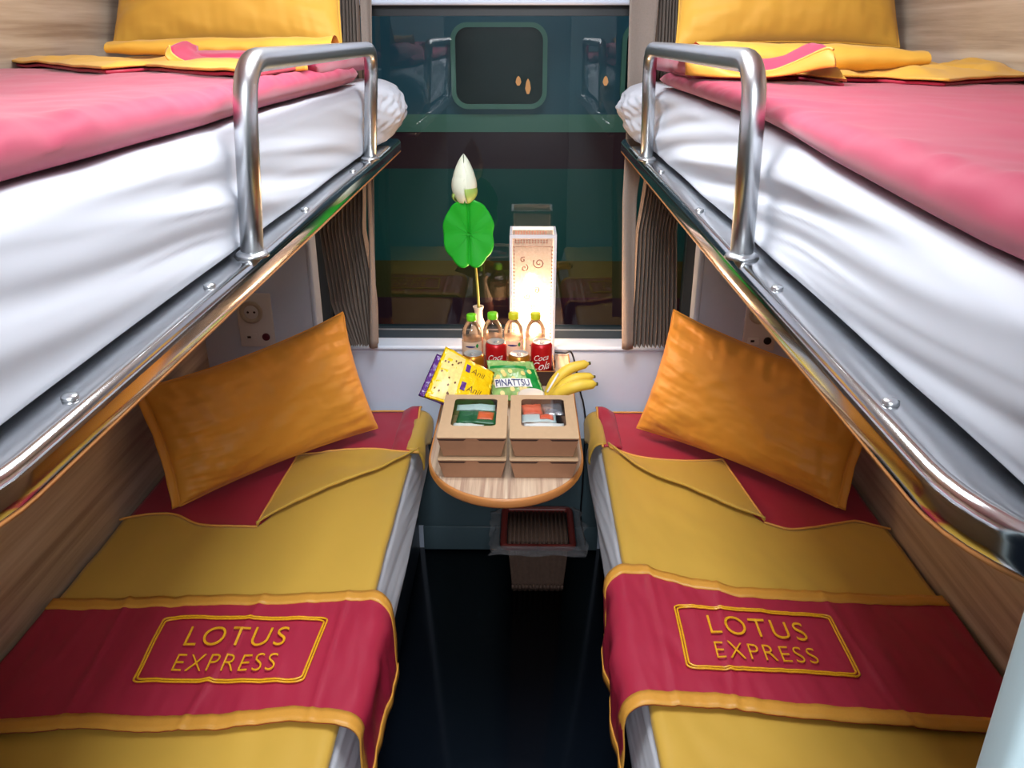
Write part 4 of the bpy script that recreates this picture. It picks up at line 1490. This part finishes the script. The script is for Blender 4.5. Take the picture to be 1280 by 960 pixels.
# ------------------------------------------------------------------ lamp
lx0, lx1 = P(637, 300, y=2.41).x, P(696, 300, y=2.41).x
ly0, ly1 = 2.412, 2.536
lz1 = P(660, 294, y=2.412).z
lz0 = TZ
lcx = (lx0 + lx1) / 2
lamp = thing('table_lamp', 'tall square lantern lamp with glowing white patterned shade', 'lamp', (lcx, 2.47, lz0))
obj('lamp_base', bx(lx0 - 0.004, lx1 + 0.004, ly0 - 0.004, ly1 + 0.004, lz0 + 0.0005, lz0 + 0.028), 'lampbase', lamp, bevel=0.003)
pb = 0.008
bm = bmesh.new()
for x in (lx0, lx1 - pb):
    for y in (ly0, ly1 - pb):
        box(bm, x, x + pb, y, y + pb, lz0 + 0.028, lz1)
for z in (lz0 + 0.028, lz1 - 0.010):
    box(bm, lx0 + pb, lx1 - pb, ly0, ly0 + pb, z, z + 0.010)
    box(bm, lx0 + pb, lx1 - pb, ly1 - pb, ly1, z, z + 0.010)
    box(bm, lx0, lx0 + pb, ly0 + pb, ly1 - pb, z, z + 0.010)
    box(bm, lx1 - pb, lx1, ly0 + pb, ly1 - pb, z, z + 0.010)
obj('shade_frame', bm, 'lampframe', lamp, smooth=False)
for (a, b, c, d) in ((lx0 + 0.003, lx1 - 0.003, ly0 + 0.004, ly0 + 0.004), (lx0 + 0.003, lx1 - 0.003, ly1 - 0.004, ly1 - 0.004),
                     (lx0 + 0.004, lx0 + 0.004, ly0 + 0.003, ly1 - 0.003), (lx1 - 0.004, lx1 - 0.004, ly0 + 0.003, ly1 - 0.003)):
    bm = bmesh.new()
    vs = [bm.verts.new(p) for p in ((a, c, lz0 + 0.03), (b, d, lz0 + 0.03), (b, d, lz1 - 0.004), (a, c, lz1 - 0.004))]
    bm.faces.new(vs)
    obj('shade_panel', bm, 'lamp_panel', lamp)
# fretwork: inner border, top band, scrolls on the front
def scroll(cx, cz, r0, turns, flip=1, rot=0):
    return [(cx + flip * (r0 * (1 - 0.85 * q)) * math.cos(rot + q * turns * 2 * PI), ly0 - 0.002, cz + (r0 * (1 - 0.85 * q)) * math.sin(rot + q * turns * 2 * PI)) for q in [k / 30 for k in range(31)]]
orn = [scroll(lcx + 0.018, lz1 - 0.085, 0.018, 1.5, 1, 2.6), scroll(lcx - 0.026, lz1 - 0.10, 0.012, 1.2, -1, 2), scroll(lcx - 0.030, lz1 - 0.075, 0.009, 1.1, 1, 1),
       scroll(lcx + 0.012, lz1 - 0.17, 0.010, 1.2, -1, 1), scroll(lcx - 0.016, lz1 - 0.19, 0.010, 1.2, 1, 3), scroll(lcx + 0.0, lz1 - 0.225, 0.008, 1.2, 1, 0)]
for p in orn:
    obj('scroll_ornament', tube(p, 0.0016, 5), 'ornament', lamp)
for z in (lz1 - 0.034,):
    obj('border_line', tube([(lx0 + 0.018, ly0 - 0.0003, z), (lx1 - 0.018, ly0 - 0.0003, z)], 0.0009, 5), 'ornament', lamp)
def lace(pts):
    bm = bmesh.new()
    for x, y, z in pts:
        bm.faces.new([bm.verts.new((x + 0.0027 * math.cos(a), y, z + 0.0031 * math.sin(a))) for a in [2 * PI * i / 6 for i in range(6)]])
    obj('lace_border', bm, 'ornament', lamp)
for side in (lx0 + 0.013, lx1 - 0.013):
    lace([(side, ly0 + 0.002, lz0 + 0.05 + 0.011 * k) for k in range(int((lz1 - lz0 - 0.07) / 0.011))])
nx_ = int((lx1 - lx0 - 0.034) / 0.0085)
for yy in (ly0 + 0.002, ly1 - 0.009):
    lace([(lx0 + 0.018 + 0.0085 * k, yy, z) for k in range(nx_) for z in (lz1 - 0.016, lz1 - 0.023)])
bz = lz0 + 0.12
obj('bulb', lathe([(0.004, bz - 0.045), (0.014, bz - 0.03), (0.026, bz - 0.008), (0.028, bz + 0.006), (0.022, bz + 0.022), (0.008, bz + 0.031), (0.001, bz + 0.032)], lcx, 2.474, 24), 'bulb', lamp)
obj('bulb_holder', lathe([(0.018, lz0 + 0.028), (0.018, bz - 0.04)], lcx, 2.474, 20), 'white', lamp)
# flex of the lamp down the side of the table
cord = smooth_path([(lx1 + 0.006, 2.52, TZ + 0.012), (tcx + TWD - 0.01, 2.52, TZ + 0.010), (tcx + TWD + 0.016, 2.518, TZ + 0.004)] + [P(a, b, y=2.515) for a, b in ((726, 492), (729, 503), (732, 530), (730, 570), (728, 610), (726, 640), (728, 662), (731, 676))] + [P(731, 682, y=2.50)], 10)
obj('power_cord', tube(cord, 0.0028, 8), 'black', lamp)

# ------------------------------------------------------------------ vase with lotus
vx, vy = P(598, 390, y=2.475).x, 2.475
vt = P(598, 383, y=2.475).z
t = thing('vase', 'small pale ceramic bottle vase with brown glaze under the lotus', 'vase', (vx, vy, TZ))
vh = vt - TZ
prof = [(0.022, 0), (0.030, 0.02), (0.034, vh * 0.35), (0.031, vh * 0.52), (0.020, vh * 0.70), (0.0135, vh * 0.80), (0.0125, vh * 0.92), (0.017, vh * 0.985), (0.0175, vh), (0.013, vh - 0.002)]
obj('vase_body', lathe([(r, TZ + 0.0008 + z) for r, z in prof], vx, vy, 32, cap=False), 'ceramic', t)
obj('glaze_band', lathe([(0.0305, TZ + 0.02), (0.0348, TZ + vh * 0.35), (0.0318, TZ + vh * 0.50)], vx, vy, 32, cap=False), 'brownglaze', t)
fl = thing('lotus_flower', 'white lotus bud above a round green lotus leaf on a long stem', 'flower', (vx, vy, TZ + 0.03))
LY = 2.455
lc = P(586, 292, y=LY)
bc = P(580, 224, y=LY)
obj('stem', tube(smooth_path([(vx, vy, TZ + 0.03), P(598, 378, y=2.472), P(594, 330, y=2.466), P(588, 280, y=2.468), P(582, 248, y=2.46)], 8), 0.0042, 10), 'stem', fl)
def leafpt(u, v):
    a = 2 * PI * u
    # seen from the front: wide oval, notches left and right, a dent at the top and bottom
    rx, rz = 0.074, 0.099
    m_ = 1 + 0.10 * abs(math.cos(2 * a)) - 0.09 * math.exp(-((math.sin((a) / 2)) / 0.10) ** 2) - 0.03 * math.exp(-((math.sin((a - PI) / 2)) / 0.08) ** 2)
    m_ -= 0.08 * math.exp(-((math.sin((a + PI / 2) / 2)) / 0.07) ** 2)
    m_ += 0.012 * math.sin(a * 9)
    sup = (abs(math.cos(a)) ** 2.6 + abs(math.sin(a)) ** 2.6) ** (-1 / 2.6)
    x = rx * sup * (m_ - 0.03) * v * math.cos(a); z = rz * sup * (m_ - 0.03) * v * math.sin(a)
    y = 0.012 * (x / rx) ** 2 - 0.010 * v + 0.004 * math.cos(a * 8) * v * v * 0.5 - 0.006 * math.exp(-(x / 0.004) ** 2) * -1
    return (lc.x + x, LY + y, lc.z + z)
obj('leaf', grid(96, 16, lambda u, v: leafpt(u, max(v, 0.001)), wrap=True), 'leaf', fl, solid=0.0016)
bm = bmesh.new()
for k in range(10):
    a = 2 * PI * k / 10 + PI / 10
    b = 2 * PI * k / 10
    bm_path = [(lc.x, LY - 0.004, lc.z), Vector(leafpt(k / 10 + 0.03, 0.5)) - Vector((0, 0.0012, 0)), Vector(leafpt(k / 10 + 0.03, 0.93)) - Vector((0, 0.0012, 0))]
    tube(smooth_path(bm_path, 4), 0.0008, 5, bm)
obj('leaf_veins', bm, 'leaf', fl)
M['petal'] = mat('lotus_petal', lin(228, 234, 214), 0.5, noise_amt=0.04, noise_scale=40)
M['sepal'] = mat('lotus_sepal', lin(160, 190, 96), 0.5, noise_amt=0.1, noise_scale=40)
def petal(ang, r, h, z0, m, width=0.95, tipc=1.0, up=0.0, name='petal'):
    def f(u, v):
        a = ang + (u - 0.5) * width * (math.sin(PI * min(1, 0.10 + v * 0.9)) ** 0.7 + 0.05) * 2
        R = r * (math.sin(PI * (0.10 + 0.90 * v)) ** 0.75 * (1.15 - 0.35 * v))
        if v > 0.999: R = 0.0
        return (bc.x + R * math.cos(a), LY + R * math.sin(a), z0 + h * v + 0.002 * abs(u - 0.5) * 0)
    obj(name, grid(10, 18, f), m, fl, solid=0.0012)
bz0 = bc.z - 0.068
for k in range(5): petal(2 * PI * k / 5 + 0.4, 0.035, 0.142, bz0, 'petal')
for k in range(4): petal(2 * PI * k / 4 + 1.0, 0.0375, 0.128, bz0, 'petal')
petal(-0.7, 0.0395, 0.088, bz0 - 0.001, 'sepal', 0.75, name='sepal')
petal(2.9, 0.0385, 0.050, bz0 - 0.001, 'sepal', 0.9, name='sepal')
petal(1.4, 0.0385, 0.070, bz0 - 0.001, 'sepal', 0.9, name='sepal')

# ------------------------------------------------------------------ waste basket
bcx = P(672, 650, y=2.40).x
by0, by1 = 2.265, 2.50
bw = 0.115
bh = 0.20
t = thing('waste_basket', 'small woven waste basket with maroon rim and thin plastic liner under the table', 'waste basket', (bcx, 2.38, 0))
def tb(z0, z1, w0, w1, d0, d1, bm=None, n=20):
    """square tapered wall with ribs"""
    bm = bm or bmesh.new()
    cy = (by0 + by1) / 2
    def f(u, v):
        s_ = u * 4; q = int(s_) % 4; r_ = s_ - int(s_)
        w = w0 + (w1 - w0) * v; d = d0 + (d1 - d0) * v
        c4 = [(-w, -d), (w, -d), (w, d), (-w, d)]
        a, b = c4[q], c4[(q + 1) % 4]
        x, y = a[0] + (b[0] - a[0]) * r_, a[1] + (b[1] - a[1]) * r_
        k = 1 + 0.02 * math.sin(r_ * PI * 18)
        return (bcx + x * k, cy + y * k, z0 + (z1 - z0) * v)
    return grid(n * 8, 12, f, bm, wrap=True)
obj('basket_body', tb(0.0, bh - 0.012, 0.085, 0.100, 0.085, 0.098), 'wicker', t, solid=0.004)
bm = bmesh.new()
for k in range(15):
    x = bcx - 0.084 + 0.168 * k / 14
    bm2 = tube([(x, by0 + 0.031 , 0.008), (x, by0 + 0.026, 0.02), (x, by0 + 0.024, 0.03)], 0.005, 6, bm)
obj('scalloped_foot', bm, 'wicker', t)
bm = bmesh.new()
tube(rounded([(bcx, by0, bh), (bcx + bw, by0, bh), (bcx + bw, by1, bh), (bcx - bw, by1, bh), (bcx - bw, by0, bh), (bcx - 0.001, by0, bh)], 0.02, 5), 0.012, 10, bm)
obj('rim', bm, 'red_dark', t)
bm = bmesh.new()
box(bm, bcx - bw + 0.014, bcx + bw - 0.014, by0 + 0.03, by1 - 0.014, bh - 0.012, bh - 0.004)
for k in range(14):
    x = bcx - bw + 0.022 + (2 * bw - 0.044) * k / 13
    tube([(x, by0 + 0.032, bh - 0.002), (x, by1 - 0.016, bh - 0.002)], 0.0055, 6, bm)
    tube([(x - 0.004, by0 + 0.026, bh - 0.002), (x + 0.004, by0 + 0.022, bh + 0.000)], 0.006, 6, bm)
obj('ribbed_lid', bm, 'wicker', t)
def liner(u, v):
    s_ = u * 4; q = int(s_) % 4; r_ = s_ - int(s_)
    w, d = bw + 0.014 + 0.035 * v, (by1 - by0) / 2 + 0.014 + 0.012 * v
    c4 = [(-w, -d), (w, -d), (w, d * 0.85), (-w, d * 0.85)]
    a, b = c4[q], c4[(q + 1) % 4]
    x, y = a[0] + (b[0] - a[0]) * r_, a[1] + (b[1] - a[1]) * r_
    j = 1 + 0.14 * v * nz(u * 18, v * 3, 2)
    return (bcx + x * j, (by0 + by1) / 2 + y * j, bh + 0.014 - (0.030 + 0.020 * nz(u * 14, 1, 1)) * v)
setp(obj('liner_bag', grid(100, 8, liner, wrap=True), 'linerbag', t), 'thin translucent plastic liner folded over the rim')

# ------------------------------------------------------------------ the train on the next track
TY = 4.3
car = thing('railway_carriage', 'blue and green striped railway carriage standing outside the window', 'railway carriage', (0, TY, -0.6))
def band(py0, py1, m, name, dy=0.0, ztop=None):
    z1 = ztop if ztop is not None else P(640, py0, y=TY).z
    z0 = P(640, py1, y=TY).z
    return obj(name, bx(-4.5, 4.5, TY + dy, TY + 0.1, z0, z1), m, car, smooth=False)
band(-40, 143, 'tr_blue', 'upper_side', ztop=3.0)
band(143, 165, 'tr_green', 'pale_stripe', -0.004)
band(165, 211, 'tr_maroon', 'maroon_stripe')
band(211, 326, 'tr_teal', 'lower_side')
band(326, 372, 'refl_olive', 'olive_reflection')  # reflection of the yellow bedding, painted as a band on the carriage
band(372, 440, 'tr_maroon', 'maroon_reflection')  # reflection of the red bedding, painted as a band on the carriage
for cpx in (624,):
    a = P(571, 130, y=TY); b = P(679, 34, y=TY)
    w = b.x - a.x
    for off in (-2 * w * 1.22, 0, w * 1.95):
        x0, x1, z0, z1 = a.x + off, b.x + off, a.z, b.z
        fr_ = obj('carriage_window', ring_frame(bmesh.new(), rrect(x0 - 0.022, x1 + 0.022, z0 - 0.022, z1 + 0.022, 0.08), rrect(x0, x1, z0, z1, 0.06), TY - 0.025, TY), 'tr_green', car, smooth=False)
        bm = bmesh.new()
        bm.faces.new([bm.verts.new((x, TY - 0.006, z)) for x, z in rrect(x0 - 0.001, x1 + 0.001, z0 - 0.001, z1 + 0.001, 0.05)])
        obj('pane', bm, 'tr_glass', fr_, smooth=False)
M['warm'] = shader_mix('warm_reflection', _emit((1, 0.38, 0.14, 1), 0.8))
for a, b, hh in ((648, 101, 0.022), (660, 108, 0.035), (757, 101, 0.022)):  # added glowing shapes standing for warm reflections in the window glass
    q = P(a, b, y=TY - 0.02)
    obj('reflected_glow', lathe([(0.006, q.z - hh), (0.014, q.z - hh * 0.3), (0.009, q.z + hh * 0.6), (0.002, q.z + hh)], q.x, q.y, 14), 'warm', car)
setp(obj('track_bed', bx(-4.5, 4.5, 2.75, 6, -1.2, -0.9), 'ballast'), kind='structure')

# ------------------------------------------------------------------ light
def area(name, loc, rot, size, energy, col, sy=None):
    d = bpy.data.lights.new(name, 'AREA')
    d.energy = energy
    d.color = col
    d.shape = 'RECTANGLE'
    d.size = size
    d.size_y = sy or size
    o = bpy.data.objects.new(name, d)
    o.location = loc
    o.rotation_euler = rot
    C.objects.link(o)
    return o


area('ceiling_panel_light', (XC, 1.35, CEIL - 0.035), (0, 0, 0), 0.34, 19, (0.92, 0.97, 1.0), 0.78)
area('corridor_fill', (0, -0.75, 2.16), (math.radians(62), 0, 0), 0.7, 30, (0.95, 0.97, 1.0), 0.3)  # added fill from behind the camera, no lamp seen there
area('exterior_fill', (0, 3.2, 3.3), (math.radians(35), 0, 0), 2.5, 16, (0.8, 0.95, 1.0), 0.5)  # added to light the carriage outside, no source seen
pl = bpy.data.lights.new('lamp_bulb_light', 'POINT')
pl.energy = 15
pl.color = (1.0, 0.62, 0.36)
pl.shadow_soft_size = 0.03
po = bpy.data.objects.new('lamp_bulb_light', pl)
po.location = (lcx, 2.474, bz + 0.045)
C.objects.link(po)

w = bpy.data.worlds.new('world')
sc.world = w
w.use_nodes = True
w.node_tree.nodes['Background'].inputs[0].default_value = (0.02, 0.03, 0.05, 1)
w.node_tree.nodes['Background'].inputs[1].default_value = 0.3

sc.view_settings.view_transform = 'Standard'
sc.view_settings.look = 'None'
sc.view_settings.exposure = 0.08
sc.view_settings.gamma = 1
sc.view_settings.use_curve_mapping = False
sc.cycles.max_bounces = 8
sc.cycles.transparent_max_bounces = 16
sc.cycles.sample_clamp_indirect = 6
